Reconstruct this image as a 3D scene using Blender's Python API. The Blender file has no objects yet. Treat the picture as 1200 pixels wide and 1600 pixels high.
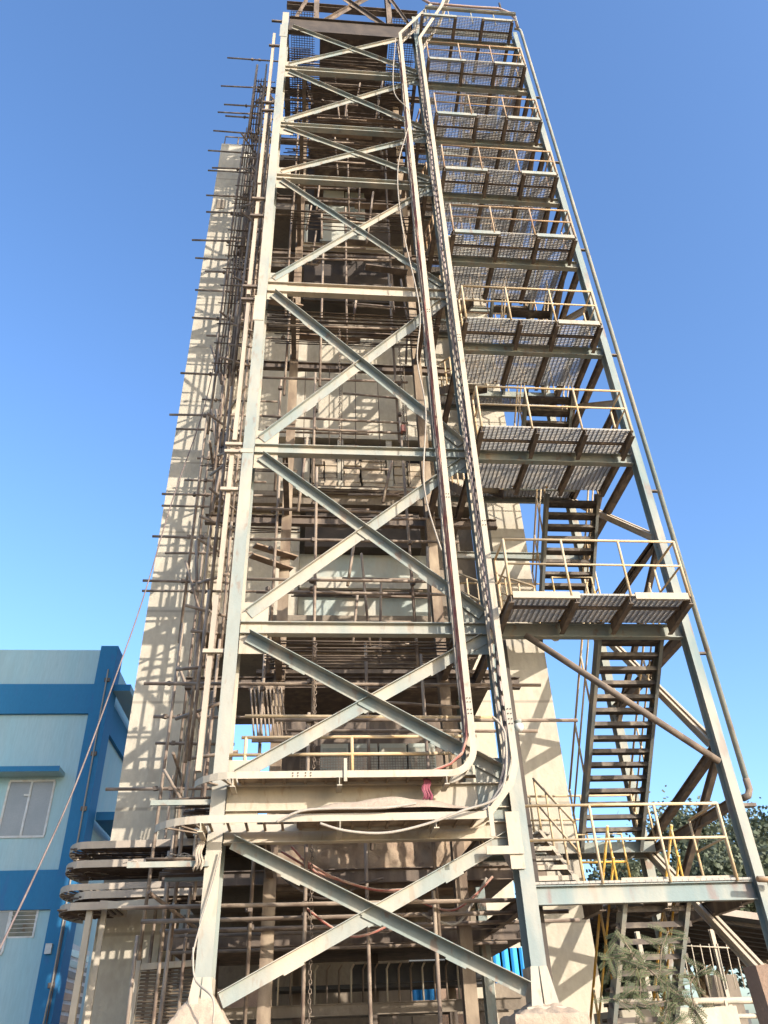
import bpy, math, random
from mathutils import Vector, Matrix, noise
R = random.Random(7)
sc = bpy.context.scene
COL = sc.collection
# ------------------------------------------------------------------ camera, light, exposure
cam = bpy.data.cameras.new('camera'); camo = bpy.data.objects.new('camera', cam); COL.objects.link(camo)
_r, _u, _b = ((0.995902,-0.083352,-0.035108),(-0.019403,-0.576034,0.817195),(-0.088338,-0.813165,-0.575291))
camo.matrix_world = Matrix(((_r[0], _u[0], _b[0], 0.0), (_r[1], _u[1], _b[1], 0.0), (_r[2], _u[2], _b[2], 1.5), (0, 0, 0, 1)))
cam.sensor_fit = 'VERTICAL'; cam.sensor_height = 36.0; cam.lens = 27.0
cam.clip_start = 0.05; cam.clip_end = 2000
sc.camera = camo
SUN = Vector((0.82, -1.0, 0.42)).normalized()
w = bpy.data.worlds.new('World'); sc.world = w; w.use_nodes = True
nt = w.node_tree; nt.nodes.clear()
sky = nt.nodes.new('ShaderNodeTexSky'); sky.sky_type = 'NISHITA'; sky.sun_disc = False
sky.sun_elevation = math.asin(SUN.z); sky.sun_rotation = math.atan2(SUN.x, SUN.y)
sky.altitude = 200; sky.air_density = 1.0; sky.dust_density = 2.2; sky.ozone_density = 3.6
bg = nt.nodes.new('ShaderNodeBackground'); bg.inputs['Strength'].default_value = 0.15
out = nt.nodes.new('ShaderNodeOutputWorld')
hs = nt.nodes.new('ShaderNodeHueSaturation'); hs.inputs['Saturation'].default_value = 1.07; hs.inputs['Hue'].default_value = 0.503
nt.links.new(sky.outputs[0], hs.inputs['Color']); nt.links.new(hs.outputs[0], bg.inputs[0]); nt.links.new(bg.outputs[0], out.inputs[0])
sl = bpy.data.lights.new('sun', 'SUN'); sl.energy = 2.5; sl.angle = math.radians(0.5); sl.color = (1.0, 0.94, 0.86)
so = bpy.data.objects.new('sun', sl); COL.objects.link(so); so.location = SUN * 100
so.rotation_euler = (-SUN).to_track_quat('-Z', 'Y').to_euler()
sc.view_settings.view_transform = 'Standard'; sc.view_settings.look = 'None'
sc.view_settings.exposure = 1.55; sc.view_settings.gamma = 1.0; sc.view_settings.use_curve_mapping = False

# ------------------------------------------------------------------ materials
def mat(name, base, second=None, amt=0.5, scale=1.5, stretch=1.0, rough=0.75, metal=0.0, dust=None, dustamt=0.0,
        spots=None, spotamt=0.0, spotscale=5.0, bump=0.15, bscale=25.0, joints=None, jcol=None, transl=0.0, spec=0.3, wave=None):
    m = bpy.data.materials.new(name); m.use_nodes = True
    t = m.node_tree; N = t.nodes; L = t.links
    b = N['Principled BSDF']
    b.inputs['Roughness'].default_value = rough; b.inputs['Metallic'].default_value = metal
    b.inputs['Specular IOR Level'].default_value = spec
    geo = N.new('ShaderNodeNewGeometry')
    mp = N.new('ShaderNodeMapping'); mp.inputs['Scale'].default_value = (1, 1, stretch)
    L.new(geo.outputs['Position'], mp.inputs['Vector'])
    def nz(s, det=4, v=None):
        n = N.new('ShaderNodeTexNoise'); n.inputs['Scale'].default_value = s; n.inputs['Detail'].default_value = det
        L.new((v or mp.outputs[0]), n.inputs['Vector']); return n.outputs['Fac']
    def ramp(f, a, c):
        r = N.new('ShaderNodeMapRange'); r.inputs[1].default_value = a; r.inputs[2].default_value = c
        L.new(f, r.inputs[0]); return r.outputs[0]
    def mix(f, a, c, k=1.0):
        x = N.new('ShaderNodeMix'); x.data_type = 'RGBA'
        if k != 1.0:
            q = N.new('ShaderNodeMath'); q.operation = 'MULTIPLY'; q.inputs[1].default_value = k; L.new(f, q.inputs[0]); f = q.outputs[0]
        L.new(f, x.inputs[0])
        for s, v in ((6, a), (7, c)):
            if isinstance(v, tuple): x.inputs[s].default_value = (v[0], v[1], v[2], 1)
            else: L.new(v, x.inputs[s])
        return x.outputs[2]
    col = base
    if second: col = mix(ramp(nz(scale), 0.38, 0.66), col, second, amt * 2 if amt <= .5 else 1.0)
    fine = ramp(nz(scale * 14, 3), 0.3, 0.8)
    col = mix(fine, col, tuple(c * 0.72 for c in (second or base)), 0.45)
    if spots: col = mix(ramp(nz(spotscale, 6), 0.58, 0.66), col, spots, spotamt)
    if joints:
        wv = N.new('ShaderNodeTexWave'); wv.wave_type = 'BANDS'; wv.bands_direction = 'Z'
        wv.inputs['Scale'].default_value = joints; wv.inputs['Distortion'].default_value = 0.15
        L.new(geo.outputs['Position'], wv.inputs['Vector'])
        col = mix(ramp(wv.outputs['Fac'], 0.9965, 1.0), col, jcol or tuple(c * .5 for c in base), 0.7)
        mp2 = N.new('ShaderNodeMapping'); mp2.inputs['Scale'].default_value = (1, 1, .06); L.new(geo.outputs['Position'], mp2.inputs['Vector'])
        col = mix(ramp(nz(3.2, 5, mp2.outputs[0]), 0.55, 0.75), col, tuple(c * .72 for c in base), 0.55)
    if dust:
        sp = N.new('ShaderNodeSeparateXYZ'); L.new(geo.outputs['Normal'], sp.inputs[0])
        up = ramp(sp.outputs['Z'], 0.1, 0.75)
        ad = N.new('ShaderNodeMath'); ad.operation = 'MAXIMUM'; L.new(up, ad.inputs[0])
        L.new(ramp(nz(scale * 1.7, 6), 0.5 - .25 * dustamt, 0.85 - .25 * dustamt), ad.inputs[1])
        col = mix(ad.outputs[0], col, dust, 0.9)
    if isinstance(col, tuple): b.inputs['Base Color'].default_value = (*col, 1)
    else: L.new(col, b.inputs['Base Color'])
    if bump:
        bp = N.new('ShaderNodeBump'); bp.inputs['Strength'].default_value = bump; bp.inputs['Distance'].default_value = 0.02
        L.new(nz(bscale, 6, geo.outputs['Position']), bp.inputs['Height']); L.new(bp.outputs[0], b.inputs['Normal'])
    if transl:
        tr = N.new('ShaderNodeBsdfTranslucent'); mx = N.new('ShaderNodeMixShader'); mx.inputs[0].default_value = transl
        if isinstance(col, tuple): tr.inputs[0].default_value = (*col, 1)
        else: L.new(col, tr.inputs[0])
        L.new(b.outputs[0], mx.inputs[1]); L.new(tr.outputs[0], mx.inputs[2])
        L.new(mx.outputs[0], N['Material Output'].inputs[0])
    return m
DUST = (0.45, 0.37, 0.27)
M_STEEL = mat('steel_paint', (0.215, 0.25, 0.23), (0.30, 0.285, 0.235), 0.5, 0.9, 0.35, dust=DUST, dustamt=0.3, spots=(0.2, 0.12, 0.08), spotamt=.5, spotscale=7)
M_GREENISH = mat('steel_green_grey', (0.175, 0.225, 0.215), (0.24, 0.26, 0.235), 0.5, 1.0, 0.3, dust=DUST, dustamt=0.1, spots=(0.2, 0.11, 0.09), spotamt=.5, spotscale=4)
M_SLATE = mat('steel_slate', (0.115, 0.125, 0.118), (0.165, 0.155, 0.13), 0.5, 1.5, 0.3, dust=(0.3, 0.24, 0.17), dustamt=0.1)
M_CREAM = mat('steel_dusty', (0.34, 0.31, 0.25), (0.39, 0.335, 0.25), 0.5, 1.6, 0.4, dust=DUST, dustamt=0.7, spots=(0.22, 0.14, 0.09), spotamt=.5, spotscale=9)
M_GREY = mat('steel_grey_green', (0.20, 0.235, 0.215), (0.27, 0.265, 0.215), 0.5, 1.1, 0.5, dust=DUST, dustamt=0.15, spots=(0.2, 0.11, 0.07), spotamt=.6, spotscale=6)
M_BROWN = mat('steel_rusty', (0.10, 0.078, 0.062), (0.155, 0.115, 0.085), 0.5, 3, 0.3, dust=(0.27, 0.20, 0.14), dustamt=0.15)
M_CHAN = mat('channel_tan', (0.33, 0.27, 0.21), (0.40, 0.33, 0.25), 0.5, 1.5, 0.3, dust=DUST, dustamt=.2)
M_TUBE = mat('scaffold_tube', (0.13, 0.085, 0.06), (0.20, 0.15, 0.11), 0.5, 2.2, 1, dust=(0.38, 0.30, 0.22), dustamt=0.25, rough=.65)
M_ROD = mat('rod_rust', (0.06, 0.04, 0.03), (0.11, 0.075, 0.05), 0.5, 3, 1, dust=(0.2, 0.15, 0.1), dustamt=0.05)  # rust brown, darkened further to carry the inner bays' shade
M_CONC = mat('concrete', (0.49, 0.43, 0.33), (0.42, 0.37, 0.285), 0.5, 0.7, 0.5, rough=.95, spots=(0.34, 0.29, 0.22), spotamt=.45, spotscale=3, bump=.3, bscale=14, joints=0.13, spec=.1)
M_CONC2 = mat('concrete_grimy_shaded', (0.25, 0.205, 0.155), (0.18, 0.145, 0.11), 0.5, 1.1, 0.5, rough=.95, spots=(0.15, 0.12, 0.09), spotamt=.5, spotscale=4, bump=.5, bscale=10, spec=.1)  # concrete for inner walls, their shade darkened into its colour
M_DUST = mat('dust_heap', (0.42, 0.33, 0.24), (0.34, 0.26, 0.19), 0.5, 4, 1, rough=1, bump=.9, bscale=18, spec=.05)
M_DUCT = mat('dust_caked_steel', (0.28, 0.20, 0.14), (0.38, 0.29, 0.20), 0.5, 2.4, 1, rough=1, bump=1.0, bscale=9, spec=.05, spots=(0.15, 0.1, 0.07), spotamt=.5, spotscale=4)
M_YEL = mat('rail_yellow', (0.47, 0.29, 0.12), (0.50, 0.37, 0.22), 0.5, 1.3, .6, dust=(0.52, 0.41, 0.27), dustamt=0.6)
M_YELB = mat('rail_bright_yellow', (0.62, 0.33, 0.03), (0.48, 0.28, 0.08), 0.4, 2.5, .6, dust=(0.5, 0.4, 0.25), dustamt=0.1)
M_RAILB = mat('rail_rusty', (0.27, 0.15, 0.09), (0.42, 0.27, 0.13), 0.5, 1.5, .6, dust=(0.46, 0.35, 0.24), dustamt=0.35)
M_GRAT = mat('grating_zinc', (0.27, 0.25, 0.215), (0.33, 0.30, 0.25), 0.5, 2, 1, dust=DUST, dustamt=0.3, rough=.6)
M_SIL = mat('casing_pale_green', (0.34, 0.38, 0.34), (0.42, 0.40, 0.32), 0.5, .8, .5, dust=DUST, dustamt=0.2)
M_TAN = mat('steel_tan_dust', (0.14, 0.095, 0.065), (0.22, 0.16, 0.105), 0.5, 2, 0.4, dust=(0.4, 0.31, 0.21), dustamt=0.25)  # dusty tan, lowered to paint in interior shade
M_DARK = mat('dark_steel_shade', (0.055, 0.045, 0.038), (0.09, 0.07, 0.055), 0.5, 2, 1, rough=.8)  # dark steel tone; also holds the shade of top girder, openings and shaft
M_RUB = mat('rubber_black', (0.02, 0.02, 0.022), (0.05, 0.045, 0.04), 0.5, 3, 1, rough=.6)
M_BLUE = mat('blue_paint', (0.022, 0.16, 0.31), (0.03, 0.175, 0.33), 0.4, 1.2, .4, rough=.7, spots=(0.05, 0.12, 0.28), spotamt=.35, spotscale=3, bump=.08)
M_PALE = mat('pale_blue_paint', (0.32, 0.49, 0.515), (0.37, 0.505, 0.515), 0.5, 1.6, .12, rough=.8, spots=(0.29, 0.40, 0.41), spotamt=.5, spotscale=1.3, bump=.1)
M_WHITE = mat('white_paint', (0.66, 0.66, 0.63), (0.55, 0.54, 0.5), 0.5, 3, 1, dust=DUST, dustamt=0.1)
M_GLASS = mat('window_glass', (0.26, 0.26, 0.235), (0.30, 0.295, 0.265), 0.5, 1.5, 1, rough=.2, bump=0, spec=.6)
M_SHEET = mat('bright_blue_sheet', (0.03, 0.30, 0.72), (0.05, 0.34, 0.74), .4, 1.5, 1, rough=.5, bump=.05)
M_RED = mat('cable_red', (0.30, 0.075, 0.055), (0.36, 0.16, 0.12), 0.5, 2, 1, dust=DUST, dustamt=0.2)
M_CABW = mat('cable_pale', (0.38, 0.33, 0.265), (0.32, 0.27, 0.215), 0.5, 2, 1)
M_CABK = mat('cable_dark', (0.05, 0.045, 0.045), (0.16, 0.12, 0.1), 0.5, 2, 1)
M_PINK = mat('cloth_maroon', (0.20, 0.04, 0.065), (0.28, 0.09, 0.11), 0.5, 6, 1, rough=1)
M_BLACKC = mat('cloth_black', (0.02, 0.02, 0.025), (0.04, 0.04, 0.045), 0.5, 6, 1, rough=1)
M_LEAF = mat('leaf_green', (0.09, 0.11, 0.06), (0.14, 0.15, 0.095), 0.5, .9, 1, rough=.6, transl=.25, bump=0)
M_LEAF2 = mat('leaf_grey_green', (0.07, 0.088, 0.034), (0.12, 0.13, 0.06), 0.5, 1.2, 1, rough=.7, transl=.25, bump=0)
M_BARK = mat('bark', (0.16, 0.12, 0.08), (0.24, 0.18, 0.12), 0.5, 4, 1, rough=1, bump=.6)
M_EARTH = mat('earth', (0.24, 0.18, 0.12), (0.32, 0.25, 0.17), 0.5, .5, 1, rough=1, bump=.8, bscale=6)
M_BRICK = mat('brick_pale', (0.48, 0.40, 0.29), (0.36, 0.28, 0.2), 0.5, 3, 1, rough=1, bump=.5)
M_ROOF = mat('roof_sheet', (0.36, 0.30, 0.24), (0.28, 0.22, 0.17), 0.5, 1, 1, rough=.8)
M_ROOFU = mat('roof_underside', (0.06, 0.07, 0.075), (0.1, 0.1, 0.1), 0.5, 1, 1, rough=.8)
M_LAMPG = mat('lamp_glass', (0.55, 0.55, 0.52), (0.6, 0.6, 0.55), .4, 2, 1, rough=.15, bump=0, spec=.6)
M_BROWNW = mat('weathered_wall', (0.26, 0.175, 0.12), (0.21, 0.14, 0.10), 0.5, 2, 1, rough=1, bump=.5)
M_WOOD = mat('plank_wood', (0.30, 0.22, 0.15), (0.22, 0.15, 0.10), 0.5, 3, 1, rough=.9)

# ------------------------------------------------------------------ mesh helpers
V = Vector
class MB:
    K = None                                  # optional enlargement about eye height for one builder
    def __init__(s): s.v = []; s.f = []; s.sm = []
    def add(s, vs, fs, smooth=False):
        o = len(s.v); s.v += [tuple(p) for p in vs]; s.f += [tuple(i + o for i in f) for f in fs]
        s.sm += ([smooth] * len(fs)) if isinstance(smooth, bool) else smooth
        return s
    def box(s, x0, y0, z0, x1, y1, z1):
        return s.add([(x0, y0, z0), (x1, y0, z0), (x1, y1, z0), (x0, y1, z0), (x0, y0, z1), (x1, y0, z1), (x1, y1, z1), (x0, y1, z1)],
                     [(3, 2, 1, 0), (4, 5, 6, 7), (0, 1, 5, 4), (1, 2, 6, 5), (2, 3, 7, 6), (3, 0, 4, 7)])
    def prof(s, p0, p1, pts, up=(0, 0, 1)):
        p0, p1 = V(p0), V(p1); t = (p1 - p0).normalized(); up = V(up)
        u = t.cross(up)
        if u.length < 1e-5: u = t.cross(V((0, 1, 0)))
        u.normalize(); v = u.cross(t)
        n = len(pts)
        vs = [p0 + u * a + v * b for a, b in pts] + [p1 + u * a + v * b for a, b in pts]
        return s.add(vs, [tuple(range(n)), tuple(range(2 * n - 1, n - 1, -1))] + [(i, i + n, (i + 1) % n + n, (i + 1) % n) for i in range(n)])
    def bar(s, p0, p1, w, h, up=(0, 0, 1), du=0, dv=0):
        return s.prof(p0, p1, [(du - w / 2, dv - h / 2), (du + w / 2, dv - h / 2), (du + w / 2, dv + h / 2), (du - w / 2, dv + h / 2)], up)
    def ibeam(s, p0, p1, h, w, tf=.016, tw=.012, up=(0, 0, 1)):
        a, b, c = w / 2, h / 2, tw / 2
        return s.prof(p0, p1, [(-a, -b), (a, -b), (a, -b + tf), (c, -b + tf), (c, b - tf), (a, b - tf), (a, b), (-a, b), (-a, b - tf), (-c, b - tf), (-c, -b + tf), (-a, -b + tf)], up)
    def chan(s, p0, p1, h, w, t=.01, up=(0, 0, 1), flip=1):
        b = h / 2; k = flip
        pts = [(0, -b), (k * w, -b), (k * w, -b + t), (k * t, -b + t), (k * t, b - t), (k * w, b - t), (k * w, b), (0, b)]
        return s.prof(p0, p1, pts if k > 0 else pts[::-1], up)
    def tube(s, pts, r, n=8, r1=None):
        pts = [V(p) for p in pts]; rings = []
        for i, p in enumerate(pts):
            t = (pts[min(i + 1, len(pts) - 1)] - pts[max(i - 1, 0)]).normalized()
            if i == 0:
                u = t.cross(V((0, 0, 1)))
                if u.length < .05: u = t.cross(V((0, 1, 0)))
            else: u = u - t * u.dot(t)
            u.normalize(); q = t.cross(u)
            rr = r if r1 is None else r + (r1 - r) * i / (len(pts) - 1)
            rings += [p + (u * math.cos(2 * math.pi * k / n) + q * math.sin(2 * math.pi * k / n)) * rr for k in range(n)]
        m = len(pts); fs = []; sm = []
        for i in range(m - 1):
            for k in range(n):
                fs.append((i * n + k, i * n + (k + 1) % n, (i + 1) * n + (k + 1) % n, (i + 1) * n + k)); sm.append(True)
        fs += [tuple(range(n - 1, -1, -1)), tuple(range((m - 1) * n, m * n))]; sm += [False, False]
        return s.add(rings, fs, sm)
    def mesh(s, name, off=(0, 0, 0)):
        me = bpy.data.meshes.new(name)
        if MB.K:
            k, e, y0 = MB.K; s.v = [(a * k, y0 + (b - y0) * k, max(0, e + (c - e) * k)) for a, b, c in s.v]
        me.from_pydata([(a - off[0], b - off[1], c - off[2]) for a, b, c in s.v], [], s.f)
        me.polygons.foreach_set('use_smooth', s.sm); me.update()
        return me
def tag(o, label=None, cat=None, group=None, kind=None):
    for k, v in (('label', label), ('category', cat), ('group', group), ('kind', kind)):
        if v: o[k] = v
    return o
def thing(name, label, cat, loc=(0, 0, 0), group=None):
    o = bpy.data.objects.new(name, None); COL.objects.link(o); o.location = loc; o.empty_display_size = .3
    return tag(o, label, cat, group)
def single(name, mb, m, label, cat, loc=(0, 0, 0), group=None, kind=None):
    me = mb.mesh(name, loc); me.materials.append(m)
    o = bpy.data.objects.new(name, me); COL.objects.link(o); o.location = loc
    return tag(o, label, cat, group, kind)
def rootloc(o):
    while o.parent: o = o.parent
    return o.location
def part(par, name, mb, m, kind=None, label=None):
    top = par
    off = V(par.location)
    q = par.parent
    while q: off = off + V(q.location); q = q.parent
    me = mb.mesh(name, off); me.materials.append(m)
    o = bpy.data.objects.new(name, me); COL.objects.link(o); o.parent = par
    return tag(o, label, None, None, kind)
def piece(par, name, me, loc, rot=None):
    off = V(par.location); q = par.parent
    while q: off = off + V(q.location); q = q.parent
    o = bpy.data.objects.new(name, me); COL.objects.link(o); o.parent = par; o.location = V(loc) - off
    if rot: o.rotation_euler = rot
    return o
def jig(a): return R.uniform(-a, a)

# ------------------------------------------------------------------ ground
g = MB(); g.add([(-400, -200, 0), (400, -200, 0), (400, 900, 0), (-400, 900, 0)], [(0, 1, 2, 3)])
o = single('ground', g, M_EARTH, 'bare dusty earth around the tower', 'ground', kind='structure')

# ------------------------------------------------------------------ steel tower frame (front truss)
XA, XB, XC, YF = -1.45, 3.36, 7.11, 12.70
YW = 12.86                                   # plane of the beam webs and braces
LEV = [5.10, 8.04, 12.28, 17.68, 22.56, 25.43, 29.08, 32.85]
TW = thing('steel_tower_frame', 'tall dusty steel frame with crossed braces between its two front columns', 'steel frame', (1, 14, 0))
ZB = 1.95
for X, ztop, dep in ((XA, 32.95, .6), (XB, 33.4, .42)):
    c = part(TW, 'column', MB().ibeam((X, YF + dep / 2, ZB), (X, YF + dep / 2, ztop), dep, .23, .02, .014, up=(0, -1, 0)), M_STEEL if X < 0 else M_GREENISH)
    b = MB()
    s = .15 if X == XA else .15
    b.box(X - .28, YF - .14, ZB - .03, X + .28, YF + .72, ZB)
    part(c, 'base_plate', b, M_CREAM)
    for b0, b1, t0, t1, yo in ((-.20, -.035, -.13, -.02, .10), (.0, .22, .0, .115, .05)):
        q = [(X + b0, YF - yo, ZB), (X + b1, YF - yo, ZB), (X + t1, YF - .012, ZB + .5), (X + t0, YF - .012, ZB + .5)]
        gs = MB(); gs.add(q + [(x, y + .02, z) for x, y, z in q], [(0, 1, 2, 3), (7, 6, 5, 4), (0, 4, 5, 1), (1, 5, 6, 2), (2, 6, 7, 3), (3, 7, 4, 0)])
        part(c, 'stiffener', gs, M_CREAM)
    for sx in (-1, 1): part(c, 'gusset_plate', MB().box(X + sx * .118, YF + .05, ZB, X + sx * .132, YF + .5, ZB + .5), M_CREAM)
part(TW, 'column', MB().box(XB + .24, 13.25, .4, XB + .33, 13.33, 8.0), M_DARK)  # narrow dark strip along the middle column's right edge
for z, dz in ((17.0, .9), (31.9, .9), (12.05, .1)):
    part(TW, 'splice_plate', MB().box(XA - .16, YF - .014, z - dz, XA + .1, YF - .002, z), M_CREAM if z < 20 else M_STEEL)
# beams
BH = [.40, .24, .24, .36, .22, .22, .26, 1.1]
for i, (z, h) in enumerate(zip(LEV, BH)):
    m = M_CREAM if i in (0, 3) else (M_STEEL if i < 7 else M_DARK)  # top girder takes the dark tone: the decks' shade put into colour
    part(TW, 'beam', MB().ibeam((XA + .12, YW, z - h / 2), (XB - .12, YW, z - h / 2), h, .17, .016, .012), m)
part(TW, 'beam', MB().ibeam((XA + .12, YW + .02, 4.36), (XB - .12, YW + .02, 4.36), .26, .18), M_CREAM)
# crossed angle braces with gusset plates at every node
def brace(p0, p1, m, web=.17, leg=.09):
    p0, p1 = V(p0), V(p1); t = (p1 - p0).normalized(); n = V((0, -1, 0)); v = n.cross(t)
    if v.z < 0: v = -v
    b = MB()
    b.bar(p0, p1, .012, web, up=v)
    b.bar(p0 + v * (web / 2), p1 + v * (web / 2), leg, .012, up=v)
    # shift the leg to stand proud of the web, toward the front
    o = 8
    for k in range(o, o + 8):
        q = V(b.v[k]) + n * (leg / 2); b.v[k] = tuple(q)
    for f in (.22, .5, .78):                 # batten plates between the doubled angles
        q = p0.lerp(p1, f); b.bar(q - t * .16 - v * (web * .5), q + t * .16 - v * (web * .5), .014, .05, up=v)
    return b
bays = [(ZB + .12, 4.95 - .62), (5.15, 7.82), (8.10, 12.02), (12.32, 17.30), (17.74, 22.34), (22.6, 25.2), (25.48, 28.8), (29.12, 32.1)]
for i, (z0, z1) in enumerate(bays):
    xl, xr = XA + .26, XB - .2
    wb = .20 if i < 4 else .14
    a0 = V((xl, YW - .03, z0 + .10)); a1 = V((xr, YW - .03, z1 - .1))
    d0 = V((xl, YW - .055, z1 - .10)); d1 = V((xr, YW - .055, z0 + .10))
    part(TW, 'brace', brace(a0, a1, None, wb, .09 if i < 4 else .07), M_STEEL)
    part(TW, 'brace', brace(d0, d1, None, wb - .02, .19 if i < 2 else (.14 if i < 4 else .09)), M_GREY)
    mid = (a0 + a1) / 2
    part(TW, 'gusset_plate', MB().box(mid.x - .2, YW - .022, mid.z - .16, mid.x + .2, YW - .01, mid.z + .16), M_STEEL)
for i, z in enumerate(LEV):
    for X, sgn in ((XA, 1), (XB, -1)):
        if i == 7: continue
        k = .62 if i < 4 else .5
        x0, x1 = sorted((X + sgn * .118, X + sgn * (.118 + k * .8)))
        part(TW, 'gusset_plate', MB().box(x0, YW - .018, z - .62, x1, YW - .008, z + .42), M_CREAM if sgn > 0 else M_GREY)
# rear inner columns (hoist shaft) standing behind the truss
for X in (-.68, 2.72):
    part(TW, 'column', MB().ibeam((X, 15.0, .3), (X, 15.0, 31), .26, .22, up=(0, -1, 0)), M_TAN)
for X in (-.68, 2.72):
    for z in (4.3, 8.0, 12.1, 17.3, 22.3, 25.2, 28.8):
        part(TW, 'beam', MB().ibeam((X, 12.95, z - .12), (X, 14.88, z - .12), .2, .12), M_BROWN)
for z in (4.3, 8.0, 12.1, 17.3, 22.3, 25.2, 28.8, 32.4):
    part(TW, 'beam', MB().ibeam((-2.6, 15.2, z - .16), (4.4, 15.2, z - .16), .24, .14), M_BROWN)
# tower head: portal with crossed braces above the top girder
for x in (-.35, 2.45):
    part(TW, 'column', MB().ibeam((x, 13.2, 32.9), (x, 13.2, 40), .3, .2, up=(0, -1, 0)), M_BROWN)
part(TW, 'beam', MB().ibeam((-1.5, 13.2, 34.8), (3.6, 13.2, 34.8), .3, .2), M_BROWN)
part(TW, 'brace', brace((-.2, 13.1, 33.1), (2.3, 13.1, 36.6), None), M_BROWN)
part(TW, 'brace', brace((-.2, 13.05, 36.6), (2.3, 13.05, 33.1), None), M_BROWN)
part(TW, 'beam', MB().ibeam((XA, YW, 32.5), (XA, 17, 32.5), .3, .2), M_BROWN)

# ------------------------------------------------------------------ concrete pedestals
def pedestal(X, label, sx, sy, zt, hh=.26):
    loc = (X, YF + .16, 0)
    nx = 12; b = MB()
    rs = R.random() * 50
    pr = []
    def ring(z, s):
        L = []
        for k in range(4):
            c = [(-1, -1), (1, -1), (1, 1), (-1, 1)]; a, d = c[k], c[(k + 1) % 4]
            for j in range(nx):
                f = j / nx; px = (a[0] + (d[0] - a[0]) * f) * sx * s; py = (a[1] + (d[1] - a[1]) * f) * sy * s
                nn = noise.noise(V((px * 4 + rs, py * 4, z * 5))) * .022
                L.append((X + px * (1 + nn), YF + .16 + py * (1 + nn), z + noise.noise(V((px * 5, py * 5 + rs, 3))) * .03))
        return L
    zs = [0, .5, 1.0, 1.3, 1.5, zt - .05, zt]
    for z in zs: pr += ring(z, 1.0 if z < zt else .97)
    m = nx * 4
    fs = [(i * m + k, i * m + (k + 1) % m, (i + 1) * m + (k + 1) % m, (i + 1) * m + k) for i in range(len(zs) - 1) for k in range(m)]
    fs.append(tuple(range((len(zs) - 1) * m, len(zs) * m)))
    b.add(pr, fs, False)
    r_ = single('concrete_pedestal', b, M_DUST, label, 'pedestal', loc)
    h = MB(); n = 22; pts = []
    for i in range(n):
        for j in range(n):
            u = -1 + 2 * i / (n - 1); v = -1 + 2 * j / (n - 1)
            d = max(abs(u), abs(v))
            z = zt - .03 + (1 - d) * hh + noise.noise(V((u * 4 + rs, v * 4, 1))) * .035
            pts.append((X + u * sx * .97, YF + .16 + v * sy * .97, z))
    h.add(pts, [(i * n + j, (i + 1) * n + j, (i + 1) * n + j + 1, i * n + j + 1) for i in range(n - 1) for j in range(n - 1)], True)
    part(r_, 'dust_heap', h, M_DUST)
pedestal(XA, 'crumbling dust-heaped concrete pedestal under the left column', .46, .46, 1.86, .62)
pedestal(XB, 'rough block pedestal under the column beside the stairs', .52, .52, 1.86)

# ------------------------------------------------------------------ stair tower
ST = thing('stair_tower', 'steel staircase tower with grating landings and yellow handrails', 'stair tower', (5.2, 14.8, 0))
P = [3.53, 8.04, 12.28, 15.71, 19.13, 22.11, 25.15, 28.68, 32.0]
part(ST, 'column', MB().ibeam((XC, YF + .13, .2), (XC, YF + .13, 32.75), .26, .16, up=(0, -1, 0)), M_GREENISH)
part(ST, 'column', MB().ibeam((XC, 17.0, .2), (XC, 17.0, 32.4), .26, .18, up=(0, -1, 0)), M_GREY)
part(ST, 'column', MB().ibeam((XB + .1, 17.0, .2), (XB + .1, 17.0, 32.4), .26, .18, up=(0, -1, 0)), M_GREY)
def grating(x0, x1, y0, y1, z, px=.1, py=.05, h=.036, cut=()):
    b = MB(); y = y0
    while y < y1:
        b.box(x0, y, z - h, x1, y + .008, z); y += py
    x = x0
    while x < x1:
        b.box(x, y0, z - h - .002, x + .006, y1, z + .001); x += px
    return b
def posts_rail(par, line, h, nposts, m, z, name='guard_rail', mid=True, slope=None, ends=True, r=.024):
    a, c = V(line[0]), V(line[1])
    up = V((0, 0, h))
    top = part(par, name, MB().tube([a + up, c + up], r, 8), m)
    if mid: part(top, 'mid_rail', MB().tube([a + up * .55, c + up * .55], r * .85, 8), m)
    for i in range(nposts):
        q = a.lerp(c, (i + (0 if ends else .5)) / (nposts - 1 if ends else nposts))
        part(top, 'post', MB().tube([q, q + up], r, 8), m)
    return top
M_TREAD = mat('tread_plate', (0.075, 0.06, 0.05), (0.12, 0.095, 0.075), .5, 3, 1, dust=(0.3, 0.24, 0.17), dustamt=.05)
tread = MB()
tread.box(-.62, 0, -.028, .62, .24, 0); tread.box(-.62, -.008, -.075, .62, -.001, .004); tread.box(-.62, .241, -.05, .62, .247, .0)
TREAD_B = tread.mesh('tread'); TREAD_B.materials.append(M_TREAD)
tr2 = MB()
tr2.box(-.44, 0, -.028, .44, .24, 0); tr2.box(-.44, -.008, -.07, .44, -.001, .004); tr2.box(-.44, .241, -.05, .44, .247, .0)
TREAD_S = tr2.mesh('tread'); TREAD_S.materials.append(M_CREAM)
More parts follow.
